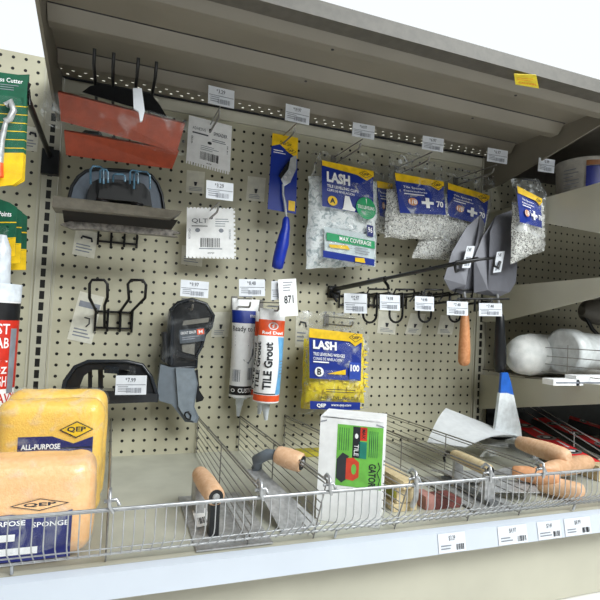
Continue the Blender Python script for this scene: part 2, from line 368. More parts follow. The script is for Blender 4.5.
divider(24.5, bx=23.4, label='wire divider running out from behind the white and green box')
divider(30.3, 'wire divider left of the pale wood handle with a round metal end')
divider(34.9, 'wire divider ending among the four wooden handles')

# ================================================================= hooks and price tags
def price_tag(tl, tr, bl, Y, label, price='', dull=False, clip=True, cat='price tag', extra=None, holder=False):
    F = frame(at(*tl, Y=Y), at(*tr, Y=Y), at(*bl, Y=Y)); o = thing('price_tag', F(.5, 1), label, cat, 'price tags on the hooks')
    m = MB(); P = [F(0,0), F(1,0), F(1,1), F(0,1)]
    m.prism([p for p in P], (0, .04, 0), OLDTAG if dull else PAPER)
    m.text(F, price or '7.99', .38, .12, .64, .34, TAGINK, .02, bold=.01); m.text(F, '$', .31, .12, .36, .24, TAGINK, .02)
    m.rect(F, .03, .46, .97, .5, GREYINK, .015); m.lines(F, .08, .56, .5, .9, 3, GREYINK, .015, .35); m.bars(F, .35, .64, .85, .9, GREYINK, 18, .02)
    m.build('card', o)
    if holder:
        m = MB(); G = frame(F(.3, -.5), F(.7, -.5), F(.3, .1)); m.poly(G, [(.25, 0), (.75, 0), (.8, .5), (1, 1), (0, 1), (.2, .5)], THIN, .01); m.build('clear_holder', o)
    return o, F
def peg_hook(px, Y, zoff, label, drop=.45, gap=.0, mm=GREYWIRE, base_dx=0):
    """straight peg: product wire below, tag wire above, base clip in the board"""
    p = at(*px, Y=Y); x = p.x; z = p.z+zoff
    o = thing('peg_hook', (x, 0, z), label, 'hook', 'pegboard hooks')
    m = MB(); m.tube([(x, 0.05, z-.5), (x, -.1, z-.55), (x, Y+.9, z-.6), (x, Y+.55, z-.45), (x, Y+.45, z-.15)], .09, mm); m.build('product_wire', o)
    m = MB(); m.tube([(x, 0.05, z+.25), (x, -.1, z+.25), (x, Y+.1, z+.12), (x, Y+.05, z+.1)], .06, mm); m.build('tag_wire', o)
    m = MB(); m.box((x-.3, -.12, z-.8), (x+.3, -.01, z+.5), mm); m.build('base_clip', o)
    return x, z
def hooktag(tl, tr, bl, Y, price, what, hk=True, zoff=-.4, **k):
    o, F = price_tag(tl, tr, bl, Y, 'white price tag '+what, price, **k)
    if hk:
        c = ((tl[0]+tr[0])/2+(bl[0]-tl[0]), bl[1]+2); return peg_hook(c, Y, zoff, 'peg hook behind the tag '+what)
hooktag((208.5, 85), (234.5, 91), (208, 103), -7, '3.29', 'above the upper white notched spreader', zoff=-.15)
hooktag((286, 103.5), (310, 109), (285, 120), -7, '19.97', 'above the blue carded grout saw', zoff=-.2)
hooktag((353, 122), (375, 126), (352, 136), -7, '14.97', 'above the bag with the green disc', zoff=-.2)
hooktag((423, 135.5), (444, 139), (422, 149), -7, '6.97', 'above the middle bag of tile spacers', zoff=-.2)
hooktag((488, 147.5), (508, 151), (487, 161), -7, '6.97', 'bright with glare at the left of the shelf bracket', zoff=-.3)
hooktag((206.5, 180), (233.5, 183.5), (206, 198), -7, '3.29', 'shining with glare between the two white spreaders', zoff=-.3)
hooktag((181, 279.5), (209, 282), (180, 296), -6, '9.97', 'above the black and grey tool head', zoff=-.4)
hooktag((239, 279), (265, 279.5), (239, 296), -7, '8.48', 'above the blue banded tube', zoff=-.2)
hooktag((271.5, 281), (291, 281), (271, 300), -6.8, '7.98', 'half hidden behind the 871 card', zoff=-.2)
hooktag((344, 293), (367, 294), (344, 313), -7, '12.97', 'at the upper right of the yellow wedge bag', zoff=-.5)
hooktag((116, 375.5), (147, 375.5), (115, 395), -6, '7.99', 'hanging on the low black float', hk=False, holder=True)
price_tag((539, 157.5), (555, 160), (538, 171), -9, 'white price tag on the right bay shelf next to the bucket', '5.99')
# leaning / shiny
for (tl, tr, bl, pr_, w) in (((380, 294.5), (400, 295.5), (380, 310), '4.98', 'first in the black hook row'),
                             ((415, 296), (434, 297), (415, 310.5), '4.98', 'second in the black hook row'),
                             ((447, 301), (468, 302), (447, 315), '7.48', 'over the wooden handle of the left trowel'),
                             ((479, 303), (502, 303.5), (479, 316), '7.48', 'over the black handle of the right trowel')):
    price_tag(tl, tr, bl, -8.2, 'white price tag '+w, pr_, holder=True)
# 871 card
F = frame(at(278, 279.5, Y=-7.2), at(296, 278.5, Y=-7.2), at(280, 317, Y=-7.2)); m = MB(); m.prism([F(0,0), F(1,0), F(1,1), F(0,1)], (0, .03, 0), WHITE)
m.text(F, '871', .28, .44, .8, .66, INK, .02, bold=.02); m.lines(F, .25, .08, .8, .36, 4, GREYINK, .02, .35); tag(m.build('number_card'), 'white card printed 871 hanging above the grout tubes', 'card')
# dull locator labels fixed on the board behind the hooks
def locator(tl, tr, bl, label, pic=0, Y=-.04):
    F = frame(at(*tl, Y=Y), at(*tr, Y=Y), at(*bl, Y=Y)); m = MB(); m.prism([F(0,0), F(1,0), F(1,1), F(0,1)], (0, .03, 0), OLDTAG)
    if pic == 1: m.rect(F, .1, .18, .95, .3, GREYINK, .02); m.tube([F(.45, .5, .05), F(.65, .5, .05), F(.7, .6, .05), F(.6, .68, .05)], .06, INK); m.lines(F, .15, .74, .9, .94, 3, GREYINK, .02, .4)
    elif pic == 2: m.poly(F, [(.4, .5), (.6, .5), (.55, .68), (.45, .68)], INK, .02); m.lines(F, .15, .74, .9, .94, 3, GREYINK, .02, .4)
    else: m.lines(F, .12, .55, .9, .9, 3, GREYINK, .02, .4); m.tube([F(.3, .35, .05), F(.35, .25, .05), F(.75, .27, .05), F(.8, .4, .05)], .1, INK)
    tag(m.build('locator_label'), label, 'label', 'faded locator labels on the pegboard')
locator((76, 228), (98, 233), (72, 254), 'faded label with a black handle picture on the pegboard, below the grey floats')
locator((80, 291), (104, 297), (67, 339), 'tall faded label on the pegboard behind the loop hook', 1)
locator((187, 170), (205, 172), (186, 192), 'faded label on the pegboard under the upper white spreader', 2)
locator((248, 176), (266, 178), (246, 200), 'faded label with a tool picture, left of the blue saw card', 2)
locator((182, 245), (203, 248), (181, 264), 'faded label peeking out below the lower white spreader', 0)
locator((214, 312), (231, 312), (211, 337), 'faded label on the pegboard left of the blue banded tube', 2)
locator((379, 311), (397, 313), (377, 333), 'faded label under the first black U hook', 2)
locator((411, 313), (426, 314), (405, 334), 'faded label under the second black U hook', 2)
locator((441, 315), (456, 316), (437, 334), 'faded label left of the wooden trowel handle', 2)
locator((27, 126), (39, 128), (25, 150), 'faded label right of the green cutter packs', 0)
locator((296, 313), (309, 314), (295, 347), 'faded label left of the yellow wedge bag', 0)

# black faceout arms
a = thing('faceout_hook', (28.1, 0, 17.2), 'long black faceout arm reaching out from the pegboard over the U hooks', 'hook')
m = MB(); m.box((27.6, -.5, 16.6), (28.7, -.02, 17.9), BLACK); m.tube([(27.5, -.6, 17.6), (28.8, -.6, 17.2)], .22, BLACK); m.tube([(27.8, -.6, 17.1), (28.3, -1.1, 16.2)], .16, BLACK); m.build('mount', a)
m = MB(); m.tube([(28.1, -.3, 17.5), (28.1, -11.5, 18.1)], .24, BLKMET, 8); m.tube([(28.1, -11.4, 18.1), (28.1, -23.3, 18.75)], .16, BLKMET, 8); m.tube([(28.1, -11.2, 18), (28.3, -11.6, 17.5), (28.2, -11.9, 17.2)], .14, BLKMET); m.build('arm', a)
L = at(456, 262, Y=-23.3); R = at(494, 258, Y=-23.3)
m = MB(); m.tube([L+V((.35, .2, -.5)), L+V((.1, .1, -.6)), L+V((-.05, 0, -.35)), L, R, R+V((.02, 0, -.5)), R+V((.25, -.1, -.65)), R+V((.5, 0, -.2))], .1, BLKMET); m.build('crossbar', a)
a = thing('faceout_hook', (0, 0, 27), 'black faceout arm on the left upright holding the green cutter packs', 'hook')
m = MB(); m.box((-.65, -.9, 25.9), (.75, -.2, 28.1), BLACK); m.build('mount', a)
m = MB(); m.tube([(0, -.8, 27.5), (0.05, -14.4, 27.65)], .22, BLKMET, 8); m.build('arm', a)
m = MB(); m.tube([(-3.2, -14.5, 27.3), (-3.2, -14.5, 27.7), (.3, -14.5, 27.8), (.35, -14.5, 26.9)], .12, BLKMET); m.tube([(-.1, -14.5, 27.6), (.1, -14.6, 28.3)], .3, BLACK); m.build('crossbar', a)

# ladder based holder hooks
def ladder(o, x0, x1, z0, z1):
    m = MB()
    for x in (x0, x0+(x1-x0)*.33, x0+(x1-x0)*.67, x1): m.tube([(x, -.25, z0-.35), (x, -.25, z1+.3)], .1, BLKMET)
    for z in (z0, z1): m.tube([(x0, -.25, z), (x1, -.25, z)], .1, BLKMET)
    m.build('ladder_base', o)
h = thing('loop_hook', (6, 0, 12.3), 'empty black wire hook with two upright loops, in the open pegboard at left', 'hook')
ladder(h, 4.55, 7.75, 12.5, 14.0)
for sx, pts in ((0, [(97, 313), (93, 305), (89.5, 298), (89.5, 284), (92, 280), (104, 280), (107.5, 284), (107.5, 297), (104.5, 305), (104.5, 328)]),
                (1, [(120, 327), (120.5, 311), (129, 299), (128, 284), (131, 280), (143, 280), (146, 285), (145, 298), (132, 311), (131.5, 328)])):
    m = MB(); m.tube([at(x, y, Y=-4 if y < 303 else (-2 if y < 308 else -.6)) for x, y in pts], .13, BLKMET); m.build('loop', h)
h = thing('loop_hook', (6, 0, 18), 'black wire ladder hook below the stack of grey floats', 'hook')
p0, p1 = at(98, 240, Y=-.3), at(137, 240, Y=-.3); ladder(h, p0.x, p1.x, at(98, 241, Y=-.3).z, p0.z+1.6)
for i, x in enumerate((p0.x+.4, p1.x-.4)):
    m = MB(); m.tube([(x-.3, -.3, p0.z+1), (x-.35, -8, p0.z+2.2), (x+.35, -8, p0.z+2.2), (x+.3, -.3, p0.z+1)], .12, BLKMET); m.build('loop', h)
h = thing('loop_hook', (6, 0, 30), 'black wire hook that carries the orange rubber floats', 'hook')
ladder(h, 3.8, 7.9, 29.5, 31.0)
for x in (3.7, 5.0, 6.7, 8.0):
    m = MB(); m.tube([(x, -.3, 31.0), (x, -7, 31.8), (x, -11, 31.9), (x, -11.3, 32.9)], .13, BLKMET); m.build('loop', h)
for i, (ux, lab) in enumerate(((370, 'black U hook nearest the wedge bag'), (396, 'black U hook under the first tag of the hook row'), (425, 'black U hook under the second tag of the hook row'), (455, 'black U hook left of the wooden trowel handle'))):
    zt = at(ux, 296, Y=-5.5).z; c = at(ux, 312, Y=-5.5); h = thing('loop_hook', (c.x, 0, c.z-1), lab, 'hook', 'black U hooks in a row')
    ladder(h, c.x-1.0, c.x+1.0, zt-.9, zt+.1)
    w = .75; m = MB(); m.tube([V((c.x-w, -.3, zt)), V((c.x-w, -5.4, zt+.3)), V((c.x-w, -5.5, zt)), V((c.x-w, -5.5, c.z-.3))]+arc((c.x, -5.5, c.z-.3), w, 180, 360, 8, X_, Z_)+[V((c.x+w, -5.5, zt)), V((c.x+w, -5.4, zt+.3)), V((c.x+w, -.3, zt))], .12, BLKMET); m.build('u_loop', h)
    m = MB(); m.tube([V((c.x-1.1, -3, zt-.4)), V((c.x-1.05, -3, zt+.2)), V((c.x+1.05, -3.2, zt+.35)), V((c.x+1.1, -3.2, zt-.5)), V((c.x+1.2, -3.2, zt-.4))], .11, BLKMET); m.build('rear_crossbar', h); m = MB()
    m.tube([V((c.x-.9, -6.4, zt+.1)), V((c.x-.8, -6.6, zt+.6)), V((c.x+1.3, -6.6, zt+.7)), V((c.x+1.4, -6.4, zt)), V((c.x+1.0, -6.4, zt-.5))], .1, BLKMET); m.build('crossbar', h)
p = at(475, 300, Y=-7.6); q = at(509, 299, Y=-7.6)
h = thing('loop_hook', (p.x, 0, p.z), 'black wire crossbar hook behind the tags of the two grey trowels', 'hook')
m = MB(); m.tube([p+V((-2.2, 0, -.6)), p+V((-2.1, 0, 0)), q+V((0, 0, 0))], .12, BLKMET); m.tube([p+V((0, 0, -1.2)), p+V((0, 0, .05)), p+V((.5, 0, .05)), p+V((.5, 0, -1.1))], .12, BLKMET); m.build('crossbar', h); m = MB()
m.tube([V((p.x-1, -.2, p.z-.5)), V((p.x-1, -7.6, p.z))], .14, BLKMET); m.build('prong', h); m = MB(); m.tube([V((p.x+2.2, -.2, p.z-.5)), V((p.x+2.2, -7.6, p.z))], .14, BLKMET); m.build('prong', h)

# ================================================================= hanging goods, left
# green glass cutter packs
def card_pack(name, tl, tr, br, bl, Y, build, label, cat, group, th=.12):
    F = quad(at(*tl, Y=Y), at(*tr, Y=Y), at(*br, Y=Y), at(*bl, Y=Y)); o = thing(name, F(.5, 1), label, cat, group); build(o, F); return o
def gc(o, F):
    m = MB(); m.prism([F(0,0), F(1,0), F(1,.93), F(.85,.985), F(.5,1), F(0,1)], (0, .05, 0), DKGREEN)
    for i in range(6): m.rect(F, 0, .28+i*.075, 1, .287+i*.075, YEL, .01)
    m.poly(F, [(0, .7), (1, .7), (1, .93), (.85, .985), (.5, 1), (0, 1)], YEL, .012); m.text(F, 'Glass Cutter', .38, .04, .92, .08, WHITE, .02, bold=.01); m.lines(F, .5, .1, .85, .16, 3, GREYINK, .02, .3)
    m.build('card', o)
    m = MB(); m.tube([F(.66, .3, .3), F(.74, .26, .3), F(.8, .34, .3), F(.74, .42, .3), F(.66, .44, .3)], .2, STEEL); m.tube([F(.68, .44, .3), F(.62, .6, .3), F(.6, .8, .3)], [.14, .2, .24], STEEL); m.tube([F(.6, .8, .3), F(.6, .92, .3)], [.24, .3], ORANGE); m.build('cutter', o)
    m = MB(); m.surf(quad(F(.45, .2), F(.95, .2), F(.95, .95), F(.45, .95), .5), film('very_thin'), 8, 8); m.build('blister', o)
for i, (dx, dy) in enumerate(((0, 0), (1.5, -4), (3, -8))):
    card_pack('glass_cutter_pack', (-31+dx*1, 68+dy*-1), (28+dx*.5, 76+dy*.2), (22+dx*.8, 186-dy*.4), (-37, 189+dy), -15+i*.8, gc,
              ('green carded glass cutter with yellow foot, front of its stack at the top left', 'green carded glass cutter directly behind the front one', 'green carded glass cutter at the back of the top left stack')[i], 'tool pack', 'green glass cutter cards')
def gp(o, F):
    m = MB(); m.prism([F(0,0), F(.55,0), F(.8,.04), F(1,.12), F(1,1), F(0,1)], (0, .05, 0), DKGREEN)
    m.rect(F, 0, .38, 1, .4, YEL, .01); m.poly(F, [(0, .72), (1, .68), (1, 1), (0, 1)], YEL, .012); m.text(F, 'Glazier Points', .1, .2, .86, .29, WHITE, .02, bold=.02); m.rect(F, 0, .66, 1, .68, YEL, .013); m.build('card', o)
    m = MB(); m.surf(quad(F(.2, .45), F(.8, .45), F(.8, .9), F(.2, .9), .5), THIN, 8, 8); m.disc(F, .6, .78, .06, .06, STEEL, .1); m.build('blister', o)
for i in range(3):
    card_pack('glazier_points_pack', (-22+4*i, 197+3*i), (17.5+5*i, 201+4*i), (15+5.5*i, 256+7*i), (-24, 262+4*i), -7+1.2*i, gp,
              ('green card of glazier points, front of the stack at left', 'green card of glazier points second in the stack at left', 'green card of glazier points at the back of the left stack')[i], 'tool pack', 'green glazier point cards')
# red and white caulk cartridge at the far left
t = thing('caulk_cartridge', at(-6, 415, Y=-9), 'red and white caulk cartridge with black band and white nozzle at the left edge', 'cartridge')
A, B = at(-21, 530, Y=-8.6), at(-3, 300, Y=-8.6); ax = (B-A).normalized(); rr = 1.52
sd = ax.cross(Y_).normalized(); sd = sd if sd.x > 0 else -sd; bk = ax.cross(sd).normalized(); bk = bk if bk.y < 0 else -bk
CF = lambda s, q, l=0: A+(B-A)*(1-q)+(sd*math.sin((s-.5)*math.pi)+bk*math.cos((s-.5)*math.pi))*(rr+l)
m = MB(); m.surf(lambda s, q, l=0: CF(s*2-.5, q, l), WHITE, 32, 4); m.rect(CF, 0, .085, 1, .38, RED, .02, 20); m.rect(CF, 0, .01, 1, .085, BLACK, .02, 20)
m.rect(CF, .78, .12, .9, .4, GREYINK, .03, 4)
for i, y in enumerate((.1, .16, .22, .27, .325)): m.text(CF, ('FAST', 'GRAB', 'PL', '10oz', 'TOUGH')[i], .4, y, .76, y+.045, WHITE, .04)
m.text(CF, 'HEAVY', .45, .4, .95, .44, RED, .03); m.text(CF, 'DUTY', .45, .46, .95, .5, RED, .03)
m.build('tube', t)
m = MB(); m.lathe(B-ax*.05, B+ax*4.7, [(0, rr*1.02), (.26, rr*1.02), (.27, rr*.5), (.8, rr*.42), (1, .3)], mat('nozzle_white', '#dfe6ee', .3), 24); m.build('nozzle', t)

# orange rubber floats ------------------------------------------------
def slab(px4, Ys, depth, m_face, m_side, o, name='pad', lift=V((0, .5, .35))):
    P = [at(*p, Y=y) for p, y in zip(px4, Ys)]; m = MB(); m.prism(P, lift*depth, m_side)
    n = V((0, -.02, -.005)); m.add([p+n for p in P], [(0, 1, 2, 3)], m_face); return m.build(name, o), P
f1 = thing('grout_float', at(120, 130, Y=-8), 'orange rubber grout float wrapped in clear film, uppermost at the top left', 'float', 'orange rubber floats')
_, P = slab(((58, 92), (185, 124), (177, 152), (61, 121)), (-9.5, -9.5, -8, -8), .8, RUBBERD, RUBBER, f1)
m = MB(); hp = [at(82, 92, Y=-8), at(90, 86, Y=-8), at(100, 84, Y=-8), at(140, 92, Y=-8), at(152, 95, Y=-8), at(160, 105, Y=-8), at(167, 117, Y=-8)]
m.prism(hp, (0, .6, .2), BLACK); m.build('handle', f1)
m = MB(); FF = quad(at(50, 90, Y=-10), at(188, 120, Y=-10), at(186, 156, Y=-8.6), at(56, 126, Y=-8.6), .25, .25, 3); m.surf(FF, film('float_wrap', clear=.9, rough=.15, scale=18, bump=.5), 30, 12)
m.surf(quad(at(38, 92, Y=-9), at(62, 96, Y=-9.6), at(60, 126, Y=-8.6), at(40, 122, Y=-8), .1, .4, 5), CLEAR, 12, 12); m.build('wrapper', f1)
f2 = thing('grout_float', at(120, 168, Y=-7), 'bare orange rubber grout float hanging below the wrapped one', 'float', 'orange rubber floats')
slab(((64, 131), (179, 151), (172, 169), (66, 155)), (-7.4, -7.4, -6.2, -6.2), .7, RUBBER, RUBBERD, f2)
m = MB(); m.prism([at(80, 134, Y=-6), at(85, 130, Y=-6), at(101, 132, Y=-6), at(104, 140, Y=-6)], (0, .8, .2), BLACK); m.prism([at(112, 136, Y=-6), at(117, 138, Y=-6), at(116, 148, Y=-6), at(112, 146, Y=-6)], (0, .8, 0), BLACK); m.build('handle', f2)
F = frame(at(133, 88, Y=-12), at(144, 90, Y=-12), at(134, 116, Y=-12)); m = MB()
m.prism([F(.0,0), F(.8,-.05), F(1,.75), F(.75,1.12), F(.55, 1.15), F(.45,.8), F(0,.72)], (0, .25, 0), PAPER); tag(m.build('price_tag'), 'white price tag turned edge on in front of the orange floats', 'price tag', 'price tags on the hooks')

# grey foam floats ----------------------------------------------------
g = thing('sponge_float', at(118, 205, Y=-6), 'grey oval float with black handle and clear plastic loops, above the flat grey slab', 'float')
outer = [(69, 198), (72, 186), (78, 177), (86, 171), (96, 169), (118, 170), (140, 172), (151, 175), (158, 184), (162, 195), (164, 209)]
inner = [(152, 206), (150, 192), (144, 184), (136, 181), (100, 178), (92, 182), (88, 190), (86, 200)]
m = MB(); m.prism([at(*p, Y=-5) for p in outer], (0, .5, 0), mat('pad_bluegrey', '#616b78', .5)); m.build('pad', g)
m = MB(); m.tube([at(*p, Y=-5.1) for p in outer], .14, BLACK); m.build('rim', g)
m = MB(); m.prism([at(*p, Y=-5.6) for p in inner], (0, .6, 0), BLACK); m.prism([at(*p, Y=-6.2) for p in ((100, 184), (140, 188), (138, 202), (98, 198))], (0, .6, 0), mat('deep_black', '#08090b', .5)); m.build('handle', g)
m = MB()
for cx, cy, w, hh in ((97, 175, 6.5, 9), (119, 178, 6, 4), (142, 180, 8, 9), (104, 176, 4, 7), (134, 177, 4, 7)):
    m.tube([at(cx-w, cy+hh, Y=-6.8), at(cx-w, cy-hh*.6, Y=-6.8), at(cx-w*.6, cy-hh, Y=-6.8), at(cx+w*.6, cy-hh*.9, Y=-6.8), at(cx+w, cy-hh*.5, Y=-6.8), at(cx+w, cy+hh, Y=-6.8)], .09, mat('clear_loop', '#4f7288', .1, vary=.3))
m.build('plastic_loops', g)
g = thing('flat_float', at(118, 215, Y=-8), 'flat light grey foam float face with a ribbed edge, under the oval float', 'float')
slab(((53, 195.5), (182, 211), (171, 218.5), (52, 207)), (-9, -9, -8.2, -8.2), 1, GREYFOAM, GREYFOAM, g, 'pad', V((0, 2.5, .0)))
g = thing('flat_float', at(118, 228, Y=-7), 'dark brown float lowest in the grey stack', 'float')
slab(((62, 208), (178, 220), (170, 232), (64, 222)), (-7.4, -7.4, -6.4, -6.4), 1, mat('dark_brown', '#161311', .6), mat('dark_brown2', '#1e1917', .6), g, 'pad', V((0, 2.0, 0)))
m = MB(); m.prism([at(*p, Y=-6.6) for p in ((60, 224), (70, 221), (170, 229), (181, 233), (172, 234), (178, 237), (160, 235), (120, 232), (90, 229), (72, 229))], (0, .8, 0), mat('torn_edge', '#6b6660', .4, vary=.3, scale=120)); m.build('wrapper', g)
# low black float
g = thing('sponge_float', at(110, 402, Y=-5), 'black arched float handle and frame low on the left pegboard', 'float')
o_ = [(62.5, 394), (65, 381), (75, 367), (88, 361.5), (127, 361.5), (142, 365), (151, 377), (157, 396), (156, 402)]
i_ = [(145, 400), (143, 385), (137, 374), (128, 370), (92, 370), (84, 376), (80, 386), (78, 396)]
m = MB(); m.prism([at(*p, Y=-4.5) for p in o_+i_], (0, .9, 0), BLACK); m.tube([at(*p, Y=-4.6) for p in o_], .18, mat('edge_black', '#23272d', .25)); m.build('frame', g)
m = MB(); m.prism([at(*p, Y=-5) for p in ((62, 392), (80, 389), (157, 394), (157, 402), (107, 404), (64, 402))], (0, 1.6, 0), mat('base_black', '#23262a', .22)); m.build('pad', g)
m = MB()
for x0, x1 in ((88, 92), (98, 103)): m.prism([at(x0, 369, Y=-3.6), at(x1, 369, Y=-3.6), at(x1, 392, Y=-3.6), at(x0, 392, Y=-3.6)], (0, .5, 0), BLACK)
m.prism([at(104, 367, Y=-4.9), at(119, 367, Y=-4.9), at(119, 374, Y=-4.9), at(104, 373, Y=-4.9)], (0, .5, 0), mat('clip_black', '#1a2026', .2)); m.prism([at(118, 369, Y=-4), at(146, 374, Y=-4), at(144, 392, Y=-4), at(114, 392, Y=-4)], (0, .5, 0), BLACK); m.build('handle', g)

# white notched spreaders ----------------------------------------------
def spreader(tl, tr, br, bl, Y, label, all_round):
    F = quad(at(*tl, Y=Y), at(*tr, Y=Y), at(*br, Y=Y), at(*bl, Y=Y)); o = thing('notched_spreader', F(.5, 1), label, 'spreader', 'white notched spreaders'); pts = []
    n = 13 if all_round else 17; d = .035 if all_round else .06
    if all_round:
        for i in range(n): pts += [((i+.2)/n, 0), ((i+.5)/n, d*.8), ((i+.8)/n, 0)]
        for i in range(12): pts += [(1, (i+.25)/12), (1-d, (i+.25)/12), (1-d, (i+.65)/12), (1, (i+.65)/12)]
    else: pts += [(0, 0), (1, 0)]
    for i in range(n-1, -1, -1): pts += ([((i+.95)/n, 1), ((i+.5)/n, 1-d*1.2), ((i+.5)/n, 1)] if all_round else [((i+.9)/n, 1), ((i+.85)/n, 1-d), ((i+.5)/n, 1-d), ((i+.45)/n, 1)])
    pts += [(0, 1)] if not all_round else [(0, 1), (0, 0)]
    m = MB(); m.prism([F(*p) for p in pts], (0, .05, 0), WHITE); m.disc(F, .5, .2, .03, .03, INK)
    if all_round:
        m.text(F, 'QLT', .1, .22, .42, .32, TAGINK, .02, bold=.0); m.rect(F, .1, .36, .42, .375, INK); m.lines(F, .58, .22, .9, .4, 4, GREYINK, .02, .3)
        m.disc(F, .22, .45, .05, .04, GREYINK); m.disc(F, .7, .45, .05, .04, GREYINK); m.bars(F, .28, .6, .68, .78, INK, 18); m.lines(F, .25, .8, .72, .84, 1, GREYINK, .02); m.text(F, '49737', .42, .88, .56, .91, INK, .02)
        m.text(F, 'NOTCHED', .04, .42, .08, .62, GREYINK, .02, 1); m.text(F, 'SPREADER', .86, .42, .9, .62, GREYINK, .02, 1)
    else:
        m.text(F, 'ADHESIVE', .1, .2, .4, .26, TAGINK, .02, bold=0); m.text(F, 'SPREADER', .58, .22, .9, .29, TAGINK, .02); m.rect(F, .1, .31, .46, .34, TAGINK); m.lines(F, .55, .37, .95, .44, 2, GREYINK, .02)
        m.disc(F, .5, .47, .05, .03, INK); m.lines(F, .3, .55, .72, .66, 3, GREYINK, .02, .3); m.bars(F, .3, .68, .72, .84, INK, 16); m.text(F, '49738', .45, .88, .56, .91, INK, .02)
        m.text(F, 'NOTCHED', .08, .4, .12, .56, INK, .02, 1); m.text(F, '1/4 IN', .9, .44, .93, .6, INK, .02, 1)
    m.build('plate', o)
spreader((189, 115), (232, 126), (230, 175), (186, 163), -1.9, 'white plastic spreader with thin teeth along its bottom edge, upper of two', False)
spreader((187, 207), (235, 208), (236, 259), (186, 258), -2.6, 'white square spreader notched all round and printed QLT, lower of two', True)

# grout saw card -------------------------------------------------------
Y = -3.1
F = quad(at(272.5, 133, Y=Y), at(298, 138, Y=Y), at(296, 214, Y=Y), at(267.5, 209, Y=Y)); o = thing('grout_saw', F(.5, 1.5), 'silver grout saw with blue handle on a blue and yellow card', 'saw')
m = MB(); m.prism([F(0,0), F(1,0), F(1,1), F(0,1)], (0, .05, 0), BLUE); m.poly(F, [(0, 0), (1, 0), (1, .28), (.7, .22), (.3, .13), (0, .17)], YEL, .02); m.text(F, 'Grout Saw', .3, .08, .75, .13, INK, .03); qep(m, F, .72, .19, .22, .045, .03)
m.lines(F, .08, .21, .55, .27, 2, WHITE, .03, .3); m.rect(F, .72, .84, .95, .97, YEL, .03); m.build('card', o)
m = MB(); m.prism([F(.45, .62, .35), F(.28, .56, .35), (F(.62, .34, .35)), F(.78, .38, .35), F(.72, .5, .35)], (0, .06, 0), mat('blade_black', '#101114', .4))
m.prism([F(.36, .6, .45), F(.62, .45, .45), F(.68, .3, .45), F(.9, .25, .45), F(.92, .42, .45), F(.7, .62, .45), F(.5, .68, .45)], (0, .06, 0), mat('bright_steel', '#dfe3e8', .22, metal=.6))
m.disc(F, .52, .57, .06, .022, STEEL, .5); m.disc(F, .66, .5, .06, .022, STEEL, .5)
m.tube([F(.45, .66, .4), F(.47, .78, .4), F(.55, .9, .4), F(.62, 1.08, .4)], .13, mat('bright_steel', '#dfe3e8')); m.build('blade', o)
a, b = at(286.5, 217, Y=Y-.4), at(277, 269, Y=Y-.4)
m = MB(); m.tube([a, a.lerp(b, .05), a.lerp(b, .2)+V((.12, 0, 0)), a.lerp(b, .5)+V((.1, 0, 0)), a.lerp(b, .8), a.lerp(b, .97), b], [.2, .34, .42, .62, .6, .55, .3], BLUEPL, 14); m.build('handle', o)

# black and grey tool head --------------------------------------------
def c4(x, y, Y=-3): return at(150+x/4.286, 290+y/4.286, Y=Y)
o = thing('tool_head', c4(150, 570), 'black and grey hand tool head on a card, hanging at middle left', 'tool')
hd = [(85, 90), (120, 55), (180, 40), (240, 60), (272, 110), (262, 160), (235, 190), (222, 240), (200, 280), (200, 330), (100, 335), (48, 300), (50, 240), (75, 180), (80, 130)]
m = MB(); m.prism([c4(*p) for p in hd], (0, 1.2, 0), BLACK); m.tube([c4(*p) for p in hd[:11]], .17, mat('edge_black', '#23272d')); 
m.prism([c4(*p, Y=-3.15) for p in ((145, 132), (255, 118), (250, 138), (138, 152))], (0, .1, 0), mat('gap_grey', '#7a7870', .6)); m.prism([c4(*p, Y=-3.1) for p in ((135, 235), (192, 230), (190, 278), (140, 265))], (0, .1, 0), mat('gap_grey', '#7a7870'))
m.prism([c4(*p, Y=-3.5) for p in ((115, 262), (205, 290), (200, 302), (112, 285))], (0, .5, 0), BLACK); m.tube([c4(60, 180, -3.3), c4(70, 300, -3.3)], .25, BLACK); m.tube([c4(95, 110, -3.3), c4(90, 320, -3.3)], .2, mat('edge_black', '#23272d')); m.build('head', o)
F = frame(c4(125, 172, -3.4), c4(233, 160, -3.4), c4(128, 230, -3.4)); m = MB(); m.rect(F, 0, 0, 1, 1, mat('slate', '#474f59', .4), 0); m.rect(F, .7, .08, .98, .5, ORANGE, .02); m.text(F, 'GROUT SEALER', .05, .15, .66, .35, WHITE, .02); m.lines(F, .1, .55, .9, .85, 2, GREYINK, .02); m.text(F, 'M', .76, .15, .92, .42, WHITE, .03); m.build('label', o)
gr = [(45, 320), (95, 332), (190, 335), (205, 400), (190, 500), (210, 545), (200, 570), (150, 565), (115, 520), (92, 490), (40, 475), (33, 440), (35, 400)]
m = MB(); FQ = [c4(*p, Y=-3.2) for p in gr]; m.prism(FQ, (0, 1.4, 0), GREYPL); m.prism([c4(*p, Y=-3.5) for p in ((110, 335), (188, 338), (198, 400), (184, 500), (200, 548), (190, 562), (155, 555), (122, 500))], (0, .5, 0), mat('grey_light', '#7d8790', .4))
m.tube([c4(*p, Y=-3.55) for p in ((152, 525), (165, 522), (175, 538), (172, 555), (155, 550), (148, 535))], .08, BLACK, 6, True); m.build('handle', o)
m = MB(); m.prism([c4(*p, Y=-2.4) for p in ((195, 345), (205, 340), (212, 430), (232, 462), (225, 475), (198, 482))], (0, .3, 0), BLACK); m.build('flap', o)
m = MB(); m.surf(quad(c4(70, 35, -3.8), c4(285, 35, -3.8), c4(270, 300, -3.8), c4(50, 320, -3.8), .1, .1, 4), film('very_thin', clear=.965, bump=.2, scale=25), 14, 14); m.build('blister', o)

